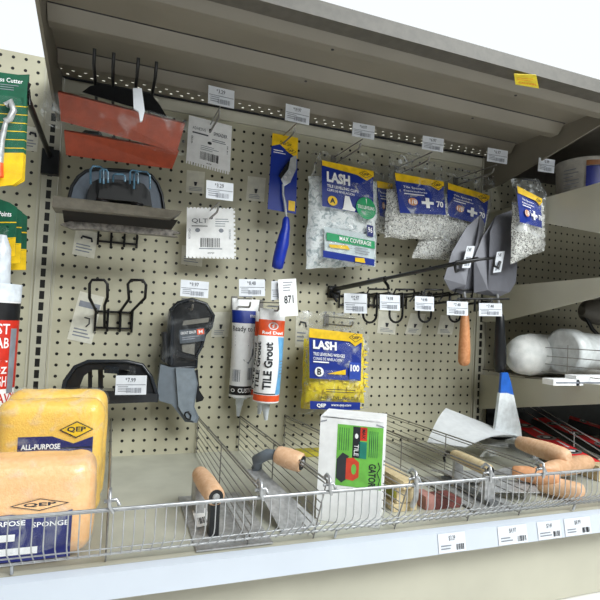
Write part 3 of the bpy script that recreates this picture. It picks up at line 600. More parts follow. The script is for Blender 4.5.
# grout tubes -----------------------------------------------------------
def tube_pack(top, bot, wt, wb, Y, nz, label, art, y2=None):
    A, B = at(*top, Y=Y), at(*bot, Y=Y); k = (at(100, 300, Y=Y)-at(99, 300, Y=Y)).length
    k = (at(top[0]+1, top[1], Y=Y)-A).length; hw, hb = wt/2*k, wb/2*k
    ax = (B-A); sd = ax.cross(Y_).normalized(); sd = sd if sd.x > 0 else -sd
    def F(s, t, l=0):   # front half: s 0..1
        a = (s-.5)*math.pi; e = min(1, max(0, t)/.55)**.7; rx = hw+(hb-hw)*e; ry = .06+(hb-.06)*e
        return A+ax*t+sd*math.sin(a)*(rx+l)+V((0, -1, 0))*math.cos(a)*(ry+l)
    o = thing('grout_tube', A+ax, label, 'tube', 'squeeze tubes of grout')
    m = MB(); m.surf(lambda s, t, l=0: F(s*2-.5, t, l), WHITE, 40, 24); art(m, F)
    m.add([F(i/20*2-.5, 1) for i in range(20)], [tuple(range(20))], WHITE); m.build('tube', o)
    m = MB(); n = at(*nz, Y=Y); m.lathe(A+ax*1.0, n, [(0, hb*.62), (.12, hb*.6), (.13, .42), (.45, .36), (.5, .3), (1, .16)], mat('nozzle_white', '#dfe6ee'), 18); m.build('nozzle', o)
    m = MB(); G = frame(A+V((-hw, 0, .45)), A+V((hw, 0, .45)), A+V((-hw, 0, 0))); m.rect(G, 0, 0, 1, 1.1, THIN, .02); m.poly(G, [(.3, .3), (.7, .3), (.75, .6), (.25, .6)], GREYINK, .03); m.build('hang_tab', o)
    return o
def art1(m, F):
    m.rect(F, 0, .0, 1, .08, THIN, .01, 10); m.rect(F, 0, .12, 1, .25, BLUE, .02, 14); m.text(F, 'Ready to Use', .12, .28, .98, .35, INK, .03); m.lines(F, .2, .38, .75, .5, 4, GREYINK, .02, .3); m.text(F, 'mapei', .6, .15, .9, .2, WHITE, .04)
    m.poly(F, [(.45, .62), (.75, .5), (.85, .56), (.7, .6), (.9, .64), (.6, .66)], GREYINK, .03); m.bars(F, .15, .72, .4, .84, GREYINK, 8); m.bars(F, .6, .7, .85, .82, GREYINK, 8); m.rect(F, 0, .885, 1, .975, BLACK, .02, 14); m.text(F, 'CUSTOM', .35, .905, .9, .95, WHITE, .04, bold=.03); m.disc(F, .2, .93, .07, .018, WHITE, .04); m.disc(F, .2, .93, .04, .01, BLACK, .05)
def art2(m, F):
    m.rect(F, 0, .0, 1, .07, THIN, .01, 10); m.rect(F, 0, .12, 1, .29, ORANGE, .02, 14); m.disc(F, .5, .185, .12, .04, WHITE, .04); m.disc(F, .5, .185, .09, .03, ORANGE, .05); m.text(F, 'f', .46, .165, .54, .205, WHITE, .06); m.text(F, 'Red Devil', .22, .24, .78, .275, WHITE, .04, bold=.03)
    m.surf(lambda s_, t, l=0: F(.62+.06*math.sin(t*3)+(.38-.06*math.sin(t*3))*s_, .3+.61*t, .025), SKY, 10, 14); m.text(F, 'TILE Grout', .3, .36, .5, .86, INK, .06, 1, bold=.03); m.text(F, 'TILE Grout', .06, .36, .2, .86, INK, .04, 1, bold=.03); m.lines(F, .7, .55, .92, .75, 6, GREYINK, .08, .3); m.rect(F, 0, .92, 1, .985, ORANGE, .02, 14); m.rect(F, .0, .9, 1, .912, INK, .02, 14)
tube_pack((246, 299), (240, 396), 28, 22, -1.7, (238, 416), 'white squeeze tube with a blue band and a black CUSTOM band, left of the pair', art1)
tube_pack((268, 312), (262, 396), 24, 22, -2.7, (259, 414), 'orange banded grout tube mostly hidden behind the front one', art2)
tube_pack((273, 309), (265.5, 401), 26, 25, -5.0, (266, 420), 'white tile grout tube with orange bands and a sky blue swoosh, front right', art2)

# ================================================================= bags
def crosses(mb, F, n, sz, s0=.05, t0=.05, s1=.95, t1=.95, l=.02, mm=SPACER):
    for _ in range(n):
        s, t = random.uniform(s0, s1), random.uniform(t0, t1); p = F(s, t, l); a = random.uniform(0, math.pi); d1 = V((math.cos(a), random.uniform(-.6, .6), math.sin(a))).normalized()
        d2 = V((-math.sin(a), random.uniform(-.6, .6), math.cos(a))).normalized(); w = sz*.17
        for u, v in ((d1, d2), (d2, d1)):
            mb.add([p-u*sz/2-v*w, p+u*sz/2-v*w, p+u*sz/2+v*w, p-u*sz/2+v*w], [(0, 1, 2, 3)], mm)
def spacer_bag(tl, tr, br, bl, Y, lab, label, seed, cross_n=230, sz=.36):
    """lab: four pixel corners of the printed label"""
    C = [at(*p, Y=Y) for p in (tl, tr, br, bl)]; F = quad(*C, bulge=.8, wr=.14, seed=seed)
    o = thing('spacer_bag', F(.5, 1), label, 'bag', 'clear bags of white tile spacers')
    t0 = (lab[0][1]-tl[1])/(bl[1]-tl[1])+.2
    S = quad(C[0].lerp(C[3], t0), C[1].lerp(C[2], t0), C[2], C[3], bulge=.7, wr=.14, seed=seed)
    m = MB(); m.surf(S, SPACERD, 24, 24); m.surf(lambda s, t, l=0: S(s, t)+V((0, .9*min(1, 4*s*(1-s)*4*t*(1-t)), 0)), SPACERD, 14, 14)
    crosses(m, S, cross_n, sz); p = m.build('spacers', o); p['kind'] = 'stuff'
    Yl = Y-1.05; L = quad(*[at(*q, Y=Yl) for q in lab], bulge=.12)
    m = MB(); m.rect(L, 0, .0, 1, 1, BLUE, 0, 8); m.poly(L, [(0, 0), (1, 0), (1, .12), (.86, .3), (.7, .2), (0, .2)], YEL, .14); qep(m, L, .84, .15, .13, .12, .15)
    m.text(L, 'Tile Spacers', .12, .3, .56, .37, WHITE, .15); m.text(L, 'Espaciadores', .12, .4, .6, .46, WHITE, .15); m.lines(L, .12, .49, .55, .55, 1, WHITE, .15, .4)
    m.rect(L, .46, .66, .72, .74, WHITE, .15); m.rect(L, .55, .56, .63, .84, WHITE, .15); m.disc(L, .28, .7, .1, .1, WOODO, .15); m.text(L, '1/8', .2, .64, .36, .76, WHITE, .17); m.text(L, '70', .78, .62, .93, .8, WHITE, .16, bold=.03)
    m.build('label', o)
    m = MB(); m.surf(quad(C[0], C[1], C[2], C[3], bulge=1.25, wr=.22, seed=seed+1, freq=.9), CLEAR, 30, 30)
    h0 = [at(tl[0]+1, tl[1]-6, Y=Y+.3), at(tr[0]-1, tr[1]-6, Y=Y+.3)]; m.surf(quad(h0[0], h0[1], C[1]+V((0, -.2, -.5)), C[0]+V((0, -.2, -.5)), .3, .4, seed+2, freq=1.2), film('bag_head', clear=.68, rough=.1, scale=45, bump=1.0), 20, 10); m.build('bag', o)
    return o
spacer_bag((370, 172), (398, 176), (396, 236), (366, 232), -1.6, ((376, 181), (392, 184), (391, 218), (380, 216)), 'clear bag of tile spacers half hidden behind the middle bags, nearest the green disc bag', 11, 120)
spacer_bag((446, 172), (495, 184), (478, 262), (412, 258), -3, ((447, 183), (489, 196), (485, 226), (448, 216)), 'clear bag of tile spacers right behind the tip of the left trowel', 12)
spacer_bag((388, 160), (444, 168), (450, 240), (384, 238), -3.6, ((394, 173), (443, 182), (446, 215), (400, 213)), 'clear bag of tile spacers with blue label in front, middle of the row', 13)
spacer_bag((512, 182), (541, 186), (544, 250), (511, 264), -9, ((516, 186), (541, 199), (542, 228), (520, 222)), 'narrow clear bag of tile spacers hanging in front of the right bay bracket', 14, 200)

# LASH clip bag
Y = -3; C = [at(*p, Y=Y) for p in ((310, 158), (377, 166), (376, 266), (306, 268))]
F = quad(*C, bulge=1.0, wr=.2, seed=21); o = thing('clip_bag', F(.5, 1), 'clear bag of white levelling clips with blue LASH label and green disc', 'bag')
m = MB(); m.surf(quad(C[0].lerp(C[3], .15), C[1].lerp(C[2], .15), C[2], C[3], bulge=.9, wr=.2, seed=22), CLIP, 30, 30); p = m.build('clips', o); p['kind'] = 'stuff'
L = quad(*[at(*q, Y=Y-1.25) for q in ((321.5, 161), (373, 172), (374.5, 266), (323, 257))], bulge=.1)
m = MB(); m.surf(L, BLUE, 8, 4, 0, 0, 1, .47, 0); m.poly(L, [(0, -.005), (1, -.005), (1, .05), (.86, .115), (.66, .075), (0, .05)], YEL, .14); qep(m, L, .83, .05, .13, .04, .15)
m.text(L, 'LASH', .08, .1, .52, .21, WHITE, .15, bold=.05); m.text(L, 'TILE LEVELING CLIPS', .08, .235, .68, .265, WHITE, .15, bold=.02); m.text(L, 'CLIPS DE NIVELACION', .08, .28, .6, .305, WHITE, .15)
m.disc(L, .18, .4, .09, .05, YEL, .15); m.text(L, 'A', .13, .37, .23, .425, INK, .17, bold=.04); m.poly(L, [(.38, .45), (.42, .32), (.5, .32), (.56, .42), (.62, .44), (.6, .47), (.36, .47)], WHITE, .15); m.disc(L, .83, .41, .2, .115, GREEN, .17); m.text(L, 'TILE LEVELING', .66, .385, 1.0, .42, WHITE, .19); m.poly(L, [(.82, .31), (.84, .31), (.835, .37)], WHITE, .19)
m.surf(L, mat('print_white', '#c9d6da', .35), 6, 6, .03, .68, 1, .94, .0); m.rect(L, .06, .74, 1, .82, GREEN, .14); m.text(L, 'MAX COVERAGE', .3, .755, .92, .8, WHITE, .16); m.rect(L, .84, .58, .97, .7, NAVY, .14); m.text(L, '96', .86, .6, .95, .66, WHITE, .16)
m.surf(L, BLUE, 6, 3, 0, .93, 1, 1.0, .02); m.poly(L, [(.1, .86), (.45, .84), (.5, .88), (.12, .89)], YEL, .15); m.poly(L, [(.6, .95), (.78, .94), (.8, .99), (.6, .99)], YEL, .15); m.lines(L, .6, .84, .95, .92, 3, GREYINK, .15, .3); m.build('label', o)
m = MB(); m.surf(quad(*C, bulge=1.45, wr=.3, seed=23, freq=.8), CLEAR, 36, 36)
m.surf(quad(at(312, 150, Y=-2.6), at(374, 157, Y=-2.6), C[1], C[0], .3, .3, 24, freq=1), CLEAR, 20, 8); m.build('bag', o)
# LASH wedge bags (front and one peeking out behind)
for i in (1, 0):
    Y = -4.2+2.6*i; dx = -5*i; C = [at(p[0]+dx, p[1]+(6 if i else 0), Y=Y) for p in ((309, 326), (364, 332), (363, 405), (310, 405))]
    o = thing('wedge_bag', C[3], ('bag of yellow levelling wedges with blue LASH label, front one above the green box', 'second bag of yellow wedges mostly hidden behind the LASH wedge bag')[i], 'bag')
    m = MB(); W = quad(C[0].lerp(C[3], .08), C[1].lerp(C[2], .08), C[2]+V((.1, 0, .2)), C[3]+V((-.5, 0, .3)), bulge=.9, wr=.12, seed=31+i); m.surf(W, WEDGE, 24, 24)
    for _ in range(90):
        p = W(random.random(), random.uniform(.1, 1), .03); a = random.choice((-.2, 0, .15, 1.5)); u = V((math.cos(a), -.15, math.sin(a))); m.prism([p, p+u*.4+Z_*.05, p+u*.4+Z_*.15, p+Z_*.3], (0, -.12, 0), WEDGE)
    p = m.build('wedges', o); p['kind'] = 'stuff'
    if i == 0:
        L = quad(*[at(*q, Y=Y-1.15) for q in ((309, 328), (362, 334), (360, 410), (310, 409))], bulge=.08)
        m = MB(); m.surf(L, BLUE, 6, 5, .0, .11, 1, .62, 0); m.rect(L, 0, .0, 1, .115, YEL, .1, 4); m.poly(L, [(.72, .06), (1, .0), (1, .1), (.86, .17), (.7, .09)], YEL, .12); qep(m, L, .86, .06, .13, .06, .13)
        m.text(L, 'LASH', .06, .14, .5, .25, WHITE, .12, bold=.05); m.text(L, 'TILE LEVELING WEDGES', .06, .29, .66, .33, WHITE, .12, bold=.02); m.text(L, 'CUNAS DE NIVELACION', .06, .35, .6, .385, WHITE, .12); m.lines(L, .06, .4, .5, .44, 1, WHITE, .12, .4)
        m.disc(L, .17, .53, .085, .06, WHITE, .12); m.text(L, 'B', .13, .49, .21, .57, INK, .13, bold=.04); m.poly(L, [(.32, .55), (.68, .48), (.68, .55)], YEL, .12); m.rect(L, .75, .38, .97, .6, mat('box_blue', '#2b4bb0', .4), .12); m.text(L, '100', .77, .41, .95, .5, WHITE, .13, bold=.04)
        m.lines(L, .3, .74, .9, .8, 2, INK, .1, .3); m.text(L, 'FOR LEVELING TILE', .2, .83, .95, .87, INK, .1); m.surf(L, BLUE, 6, 2, .0, .9, 1, 1.0, .03); m.text(L, 'QEP', .12, .925, .3, .98, WHITE, .12, bold=.04); m.text(L, 'www.qep.com', .4, .93, .8, .965, WHITE, .12); m.build('label', o)
    m = MB(); m.surf(quad(C[0]+V((-.3, 0, .4)), C[1]+V((.5, 0, .3)), C[2]+V((.6, 0, -.4)), C[3]+V((-.6, 0, -.4)), bulge=1.3, wr=.2, seed=35+i, freq=.9), CLEAR, 30, 30)
    m.surf(quad(at(296, 310, Y=-3.4), at(366, 316, Y=-3.4), C[1]+V((.2, 0, 0)), C[0]+V((-.2, 0, 0)), .5, .4, 36+i, freq=.9), CLEAR, 24, 12); m.build('bag', o)

# ================================================================= grey trowels hanging
def trowel(px, ridge, Y, hpx, wood, label, sticker, ferr):
    P = [at(*p, Y=Y) for p in px]; o = thing('trowel', at(*hpx[1], Y=Y), label, 'trowel', 'grey trowels hanging blade up')
    c = [at(*ridge[0], Y=Y-.7), at(*ridge[1], Y=Y-.7)]
    m = MB(); n = len(P); m.add(P+c, [(i, (i+1) % n, n) if i < n//2 else (i, (i+1) % n, n+1) for i in range(n)]+[(n, n//2, n+1), (0, n, n+1)], TROWEL); m.prism(P, (0, .08, 0), TROWEL)
    m.build('blade', o)
    F = frame(*[at(*q, Y=Y-1.0) for q in sticker]); m = MB(); m.rect(F, 0, 0, 1, 1, PAPER, 0); m.bars(F, .2, .5, .8, .9, GREYINK, 6, .02); m.text(F, '7.48', .15, .08, .6, .25, INK, .02); m.build('sticker', o)
    a, b = [at(*q, Y=Y-.3) for q in hpx]; k = .0
    m = MB(); m.lathe(a, b, [(0, .3), (.04, .42), (.25, .5), (.7, .62 if wood else .68), (.92, .6), (.98, .42), (1, .1)], WOODO if wood else BLACK, 18); m.build('handle', o)
    m = MB(); m.tube([at(*ferr[0], Y=Y-.4), at(*ferr[1], Y=Y-.5), a], [.14, .2, .3], CHROME, 10); m.build('tang', o)
trowel([(480, 215), (485, 224), (480, 250), (479, 292), (461, 294), (450, 290), (444, 279), (452, 252), (466, 228)], ((478, 235), (466, 285)), -6.3, ((465, 314), (464, 366)), True,
       'grey trowel with an orange wooden handle, left of the two hanging', ((467, 246), (475, 246), (462, 268)), ((464, 292), (466, 304)))
trowel([(496, 216), (512, 210), (513, 240), (518, 252), (516, 282), (510, 292), (498, 297), (474, 293), (474, 258), (483, 236)], ((490, 232), (488, 290)), -7, ((500, 314), (500, 373)), False,
       'grey trowel with a long black handle, right of the two hanging', ((497, 252), (505, 251), (493, 273)), ((497, 294), (499, 306)))

# ================================================================= on the bottom shelf
def sponge(x0, x1, y0, y1, z0, z1, m_, label, tl, front, lean=0, r=1.0):
    o = thing('sponge', ((x0+x1)/2, (y0+y1)/2, z0), label, 'sponge', 'wrapped grouting sponges')
    m = MB(); rbox(m, ((x0+x1)/2, (y0+y1)/2, (z0+z1)/2), (x1-x0, abs(y1-y0), z1-z0), r, m_, wob=.12); m.build('foam', o)
    F = frame((x0, y0, z1), (x1, y0, z1), (x0, y0, z0), .05); m = MB()
    if front:
        m.rect(F, .22, .38, .9, .97, NAVY, .0); m.poly(F, [(.22, .285), (.52, .285), (.72, .35), (.9, .295), (.9, .39), (.22, .39)], NAVY, .0)
        qep(m, F, .74, .235, .16, .07, .02); m.text(F, 'ALL-PURPOSE', .25, .345, .6, .39, WHITE, .03, bold=.03); m.text(F, 'SPONGE', .255, .46, .9, .54, WHITE, .03, bold=.03)
    else:
        m.poly(F, [(.0, .52), (.5, .49), (.7, .54), (.86, .48), (.86, .95), (.0, .95)], NAVY, .0); qep(m, F, .66, .41, .18, .06, .02, SPONGEO); m.text(F, 'ALL-PURPOSE', .24, .55, .58, .6, WHITE, .03, bold=.02); m.text(F, 'SPONGE', .62, .58, .84, .63, WHITE, .03); m.lines(F, .04, .68, .84, .95, 2, WHITE, .03, .5)
    m.build('label', o)
    m = MB(); rbox(m, ((x0+x1)/2, (y0+y1)/2, (z0+z1)/2), (x1-x0+.2, abs(y1-y0)+.25, z1-z0+.2), r, film('wrap', clear=.9, bump=.3, scale=30), wob=.15); m.build('wrapper', o); return o
sponge(-.35, 5.95, -15.0, -12.9, .75, 8.35, SPONGE, 'yellow all-purpose sponge standing upright with blue label, middle of the three', 0, True)
sponge(-.2, 6.1, -12.6, -10.6, .75, 8.6, SPONGE, 'yellow sponge at the back of the three, only its top showing', 0, True)
sponge(-2.2, 5.75, -20.3, -16.9, .75, 6.05, SPONGEO, 'pale orange all-purpose sponge in the front at bottom left', 0, False, r=1.15)

def handle(o, a, b, r, m_, cap=None, name='handle'):
    a, b = V(a), V(b); m = MB(); m.lathe(a, b, [(0, r*.3), (.015, r*.72), (.05, r*.86), (.15, r*.95), (.5, r*1.04), (.85, r*1.0), (.97, r*.95), (1, r*.8)], m_, 22); ob = m.build(name, o)
    if cap:
        m = MB(); d = (b-a).normalized(); m.lathe(b-d*.02, b+d*.05, [(0, r*.72), (1, r*.72)], BLACK, 20); m.lathe(b, b+d*.12, [(0, r*.42), (1, r*.3)], STEEL, 14); m.build('end_ferrule', o)
    return ob
# first wooden handled trowel
o = thing('margin_trowel', (12.5, -17, .6), 'notched trowel with a stout wooden handle standing near the left of the wire fence', 'trowel', 'wooden handled trowels on the bottom shelf')
a, b = at(199, 473, Z=3.15), at(216, 497, Z=3.15); handle(o, a, b, .62, WOOD, True)
m = MB(); m.prism([a+V((-.5, 1.2, -2.5)), a+V((.3, 1.2, -2.5)), b+V((.4, 0, -2.5)), b+V((-.6, 0, -2.5))], (0, 0, .12), STEEL); m.prism([a+V((-.3, .9, -2.4)), a+V((-.3, 1.0, -.2)), a+V((-.3, -.6, -.2)), a+V((-.3, -1.2, -2.4))], (.6, 0, 0), STEEL); m.prism([b+V((-.3, .8, -2.4)), b+V((-.3, .9, -.4)), b+V((-.3, .1, -.5)), b+V((-.3, 0, -2.4))], (.6, 0, 0), BLACK); m.build('tang', o)
m = MB(); m.box((a.x-1.0, a.y+2.5, .63), (a.x+3.6, b.y-1.5, .72), STEEL); m.build('blade', o)
F = frame(at(192, 511, Z=.8), at(206, 508, Z=.8), at(197, 528, Z=.8)); F2 = lambda s, t, l=0, F=F: F(s, t, 0)+V((0, 0, l+.02)); m = MB(); m.rect(F2, 0, 0, 1, 1, WHITE, 0); m.bars(F2, .2, .5, .8, .85, INK, 8, .01); m.build('sticker', o)
# second: bent tang trowel
o = thing('margin_trowel', (19, -13, .6), 'wooden handled trowel with a curved grey tang leaning over the second wire divider', 'trowel', 'wooden handled trowels on the bottom shelf')
a, b = at(276, 454, Z=4.6), at(302, 463, Z=4.3); handle(o, a, b, .68, WOOD, True)
m = MB(); c = at(255, 468, Y=a.y+1.5)
m.tube([a+(b-a)*.08, a+V((-.5, .4, -.1)), a+V((-1.1, .9, -.6)), c+V((.2, 0, .1)), c+V((-.2, 0, -.1))], [.32, .4, .42, .35, .2], GREYPL, 10); m.build('tang', o)
m = MB(); m.prism([c+V((-.6, 0, -.15)), c+V((.5, 0, -.2)), c+V((3.4, -4.5, -2.6)), c+V((.6, -5.5, -2.8)), ], (0, 0, .08), STEEL); m.build('blade', o)
# box
p = at(320.5, 418.5, Y=-17.9); q = at(384, 421.5, Y=-20.3); zt = (p.z+q.z)/2; p.z = q.z = zt; dn = V((0, 0, .62-zt))
bk = V((-(q-p).y, (q-p).x, 0)).normalized()*3.2
o = thing('float_box', ((p.x+q.x)/2, -18, .6), 'white cardboard box with lime green panel and red float picture on the bottom shelf', 'box')
m = MB(); m.prism([p, q, q+bk, p+bk], dn, WHITE); m.prism([p+V((0, -.02, .01)), p+(q-p)*.1+V((0, -.05, .1)), p+(q-p)*.9+V((0, -.05, .1)), q+V((0, -.02, .01)), q+bk, p+bk], (0, 0, .06), WHITE); m.build('carton', o)
m = MB(); m.add([p-V((0, .06, .25)), p+(q-p)*.1-V((0, .06, .12)), p+(q-p)*.1-V((0, .06, .2)), p-V((0, .06, .33))], [(0, 1, 2, 3)], GREYINK); m.add([q-(q-p)*.12-V((0, .06, .12)), q-V((0, .06, .25)), q-V((0, .06, .33)), q-(q-p)*.12-V((0, .06, .2))], [(0, 1, 2, 3)], GREYINK); m.build('flap_seam', o)
F0 = frame(p, q, p+dn); F = lambda s_, t, l=0: F0(.115+.885*s_, t, l); m = MB()
m.rect(F, .19, .05, 1, .64, LIME, .015)
for i in range(5): m.lines(F, .76+i*.035, .09, .775+i*.035, .34, 1, DKGREEN, .02, 1)
for i in range(5): m.rect(F, .23+i*.04, .08, .24+i*.04, .3, DKGREEN, .02)
m.rect(F, .47, .06, .6, .36, INK, .02); m.rect(F, .6, .06, .72, .19, RED, .02); m.rect(F, .58, .2, .72, .36, TEAL, .02); m.text(F, 'TILE', .5, .23, .58, .34, WHITE, .03, -1, bold=.01); m.disc(F, .535, .15, .03, .025, WHITE, .03); m.text(F, 'MAX', .63, .08, .69, .17, INK, .03, -1)
m.text(F, 'GATOR', .77, .4, .9, .62, INK, .03, -1, bold=.03); m.tube([F(.93, .38, .03), F(.97, .43, .03), F(.92, .48, .03), F(.97, .54, .03), F(.94, .62, .03)], .03, INK, 5)
m.poly(F, [(.2, .39), (.3, .32), (.42, .35), (.38, .38), (.37, .58), (.3, .61), (.2, .57)], mat('pic_dark', '#31353b', .5), .03)
m.poly(F, [(.37, .37), (.5, .36), (.6, .4), (.6, .54), (.5, .58), (.37, .57)], mat('pic_red', '#d8452b', .4), .035); m.disc(F, .51, .47, .045, .05, LIME, .045); m.build('print', o)
# wood float with striped slats
o = thing('wood_float', (27.8, -14.5, .6), 'pale wood float with long flat handle, right of the white box', 'float')
z = 2.9; A, B, C_, D = at(366, 452, Z=z), at(387, 449, Z=z), at(418, 480, Z=z), at(404, 484, Z=z)
A, B, C_, D = V((27.2, -7.5, z)), V((28.9, -7.5, z)), V((28.9, -19.6, z)), V((27.2, -19.6, z))
p1, p2 = at(416, 480, Z=z), at(404, 482, Z=z); m = MB(); m.prism([V((p2.x-.2, -9.5, z)), V((p1.x+.2, -9.5, z)), p1, p2], (0, 0, -.55), PALEWOOD); m.build('handle', o)
m = MB(); m.box((p2.x-.2, -10, 1.2), (p1.x+.1, p1.y+.3, 2.3), PALEWOOD); m.box((p2.x-.35, -10, 1.55), (p2.x-.2, p1.y+.4, 2.1), mat('olive', '#8c8a2c', .6)); m.box((p2.x-.5, -10, .63), (p1.x+.3, p1.y+.2, 1.15), PALEWOOD); m.build('slats', o)
m = MB(); c = (p1+p2)/2; m.tube([c+V((.3, .1, -1.9)), c+V((.45, -.15, -1.2)), c+V((.45, -.2, .1)), c+V((.3, 0, .3))], .2, STEEL); m.build('end_clip', o)
# rubbing brick
o = thing('rubbing_brick', (31, -16, .6), 'dull brick red rubbing stone with a pink end lying behind the fence', 'stone')
m = MB(); m.box((29.35, -18.3, .63), (31.6, -16.6, 1.35), BRICK); m.build('stone', o)
m = MB(); m.box((28.5, -18.2, .63), (29.33, -16.6, 1.6), PINK); m.build('end_block', o)
# finishing trowel with pale handle
o = thing('finishing_trowel', (34, -14, .6), 'steel finishing trowel with a pale wooden handle and round chromed end', 'trowel')
a, b = at(453, 454, Z=3.3), at(490, 471, Z=3.3); handle(o, a, b, .5, PALEWOOD, True)
m = MB(); dv = (b-a).normalized(); sdv = dv.cross(Z_).normalized()
for c in (a.lerp(b, .12), a.lerp(b, .93)):
    m = MB(); m.prism([c-sdv*.42+V((0, 0, -.35)), c+sdv*.42+V((0, 0, -.35)), c+sdv*.42+V((0, 0, -2.5)), c-sdv*.42+V((0, 0, -2.5))], dv*.35, STEEL); m.build('post', o)
m = MB(); m.tube([a, a-dv*.8+V((0, 0, -.0)), a-dv*1.3+V((0, 0, -.7)), a-dv*1.1+V((0, 0, -1.0))], .12, BLKMET); m.build('tang', o)
m = MB(); m.prism([a-dv*2-sdv*2+V((0, 0, -2.6)), a-dv*2+sdv*2+V((0, 0, -2.6)), b+dv*1.2+sdv*2+V((0, 0, -2.6)), b+dv*1.2-sdv*2+V((0, 0, -2.6))], (0, 0, .1), STEEL); m.prism([a-dv*1-sdv*.4+V((0, 0, -2.45)), a-dv*1+sdv*.4+V((0, 0, -2.45)), b+dv*.6+sdv*.4+V((0, 0, -2.45)), b+dv*.6-sdv*.4+V((0, 0, -2.45))], (0, 0, .3), mat('dark_rail', '#77797b', .3, metal=.4)); m.build('blade', o)
# four handles at right
hs = [((518, 442), (569, 458), 3.2, .78, WOOD, 'wooden trowel handle lying top left of the group at bottom right', -1),
      ((542, 471), (590, 462), 2.3, .74, mat('tan_wood', '#dab08c', .5, hex2='#cb9f79', scale=80, distort=1), 'wooden trowel handle pointing right with a rounded end', 1),
      ((512, 472), (560, 479), 2.2, .66, mat('warm_wood', '#dfa67c', .5, hex2='#d29468', scale=80, distort=1), 'orange toned wooden handle lowest left behind the fence clip', 1),
      ((536, 483), (585, 493), 1.5, .7, WOOD, 'wooden trowel handle lowest behind the fence at bottom right', 1)]
for i, (pa, pb, z, r, mm, lab, sg) in enumerate(hs):
    a, b = at(*pa, Z=z), at(*pb, Z=z); L_ = (b-a); d = L_.normalized()
    if L_.length > 5.5: b = a+d*5.5 if False else b
    o = thing('brick_trowel', (a+b)/2-V((0, 0, r)), lab, 'trowel', 'wooden handled trowels in the right pile')
    m = MB(); m.lathe(a, b, [(0, r*.55), (.03, r*.8), (.2, r*.95), (.6, r*1.08), (.88, r), (.96, r*.85), (1, r*.45)], mm, 22); m.build('handle', o)
    e = (a-d*.2) ; sd = d.cross(Z_).normalized()
    m = MB(); m.tube([a+d*.3, a-d*.5, a-d*1.4+V((0, 0, -.3))], [.4, .3, .2], STEEL, 10); m.build('tang', o)
    c = a-d*1.2; zz = max(.7, z-.9)
    c.z = zz; m = MB(); m.prism([c, c-d*1.8+sd*1.8, c-d*5.5, c-d*1.8-sd*1.8], (0, 0, .08), STEEL); m.build('blade', o)
# wrapped metal / plastic lumps behind handles
m = MB(); m.surf(quad(at(492, 441, Z=2.6), at(535, 440, Z=2.8), at(540, 462, Z=1.4), at(480, 455, Z=1.4), .5, .25, 51, n=(0, -.3, .9)), FOG, 24, 12)
tag(m.build('plastic_wrap'), 'crumpled clear plastic wrap left of the wooden handles', 'wrap')
# white curved sheet
P0, P1, P2, P3 = at(446, 408, Y=-5.5), at(518, 436, Y=-9), at(465, 447, Y=-12.5), at(427, 442, Y=-9)
def SF(s, t, l=0):
    p = (P0*(1-s)+P1*s)*(1-t)+(P3*(1-s)+P2*s)*t; return p+V((0, -.1, .55))*math.sin(math.pi*t)*1.0+V((0, 0, l))
m = MB(); m.surf(SF, SHEET, 16, 16); m.surf(lambda s, t, l=0: SF(s, t)+V((0, 0, -.06)), SHEET, 16, 16)
tag(m.build('sanding_sheet'), 'curled white sheet lying across the wire dividers at right', 'sheet')
# white and blue tapered tool
Y = -9; o = thing('tapered_float', at(508, 437, Y=Y), 'tapered white tool with a blue tip standing behind the white sheet', 'tool')
m = MB(); m.prism([at(*p, Y=Y) for p in ((502, 373), (508, 372.5), (511, 382), (513.8, 395), (507, 393), (500.5, 393))], (0, .3, 0), mat('tip_blue', '#1c62c4', .4)); m.build('tip', o)
m = MB(); m.prism([at(*p, Y=Y) for p in ((500, 393), (507, 393), (513.8, 395), (521, 428), (522, 437), (493, 437), (496, 425))], (0, .35, 0), mat('tool_white', '#dfe6ea', .4)); m.build('body', o)

# ================================================================= right bay goods
r = 3.1; o = thing('bucket', (at(571, 170, Y=-9).x+r, -9, 28.4), 'cream bucket with a dark navy label on the top right shelf', 'bucket')
cx = at(571, 170, Y=-9).x+r*.75; z0, z1 = 28.4, at(580, 155, Y=-11).z
m = MB(); m.lathe((cx, -9, z0), (cx, -9, z1), [(0, r*.96), (.9, r), (.91, r*1.04), (1, r*1.04)], mat('bucket_cream', '#a8a49c', .45), 36); m.build('pail', o)
BF = lambda s, t, l=0: V((cx+math.sin((s-.5)*2.6)*(r+.1+l), -9-math.cos((s-.5)*2.6)*(r+.1+l), z1-.1-(z1-z0-.2)*t))
m = MB(); m.surf(BF, NAVY, 20, 4, .16, .22, .95, 1); m.surf(BF, mat('label_tan', '#8a5a34', .5), 20, 2, .16, .0, .95, .2); m.lines(BF, -.12, .25, .1, .9, 7, GREYINK, .02, .2); m.build('label', o)
# bag of rolls
o = thing('roll_bag', (55, -8, 9.3), 'clear bag of white mesh rolls lying on the low right shelf', 'bag')
A, B = at(509, 357, Y=-7.5), at(606, 354, Y=-7.5); A.z = 11.5; B.z = 11.9; B.x = 64
def RB(s, t, l=0):
    a = 2*math.pi*t; e = max(0, 1-abs(2*s-1)**10)**.5; r_ = (2.25+.03*math.sin(s*90)+.15*noise.noise(V((s*6, math.cos(a)*1.2, math.sin(a)*1.2))))*e
    return A.lerp(B, s)+V((0, math.cos(a)*r_*.8, math.sin(a)*r_))
m = MB(); m.surf(RB, mat('mesh_white', '#f0f1ef', .5, hex2='#d5d8d6', scale=40, bump=.3), 40, 28); m.build('rolls', o)
m = MB(); m.surf(lambda s, t, l=0: A.lerp(B, s*1.02-.01)+(RB(s, t)-A.lerp(B, s))*1.03, film('very_thin'), 40, 28); m.build('bag', o)
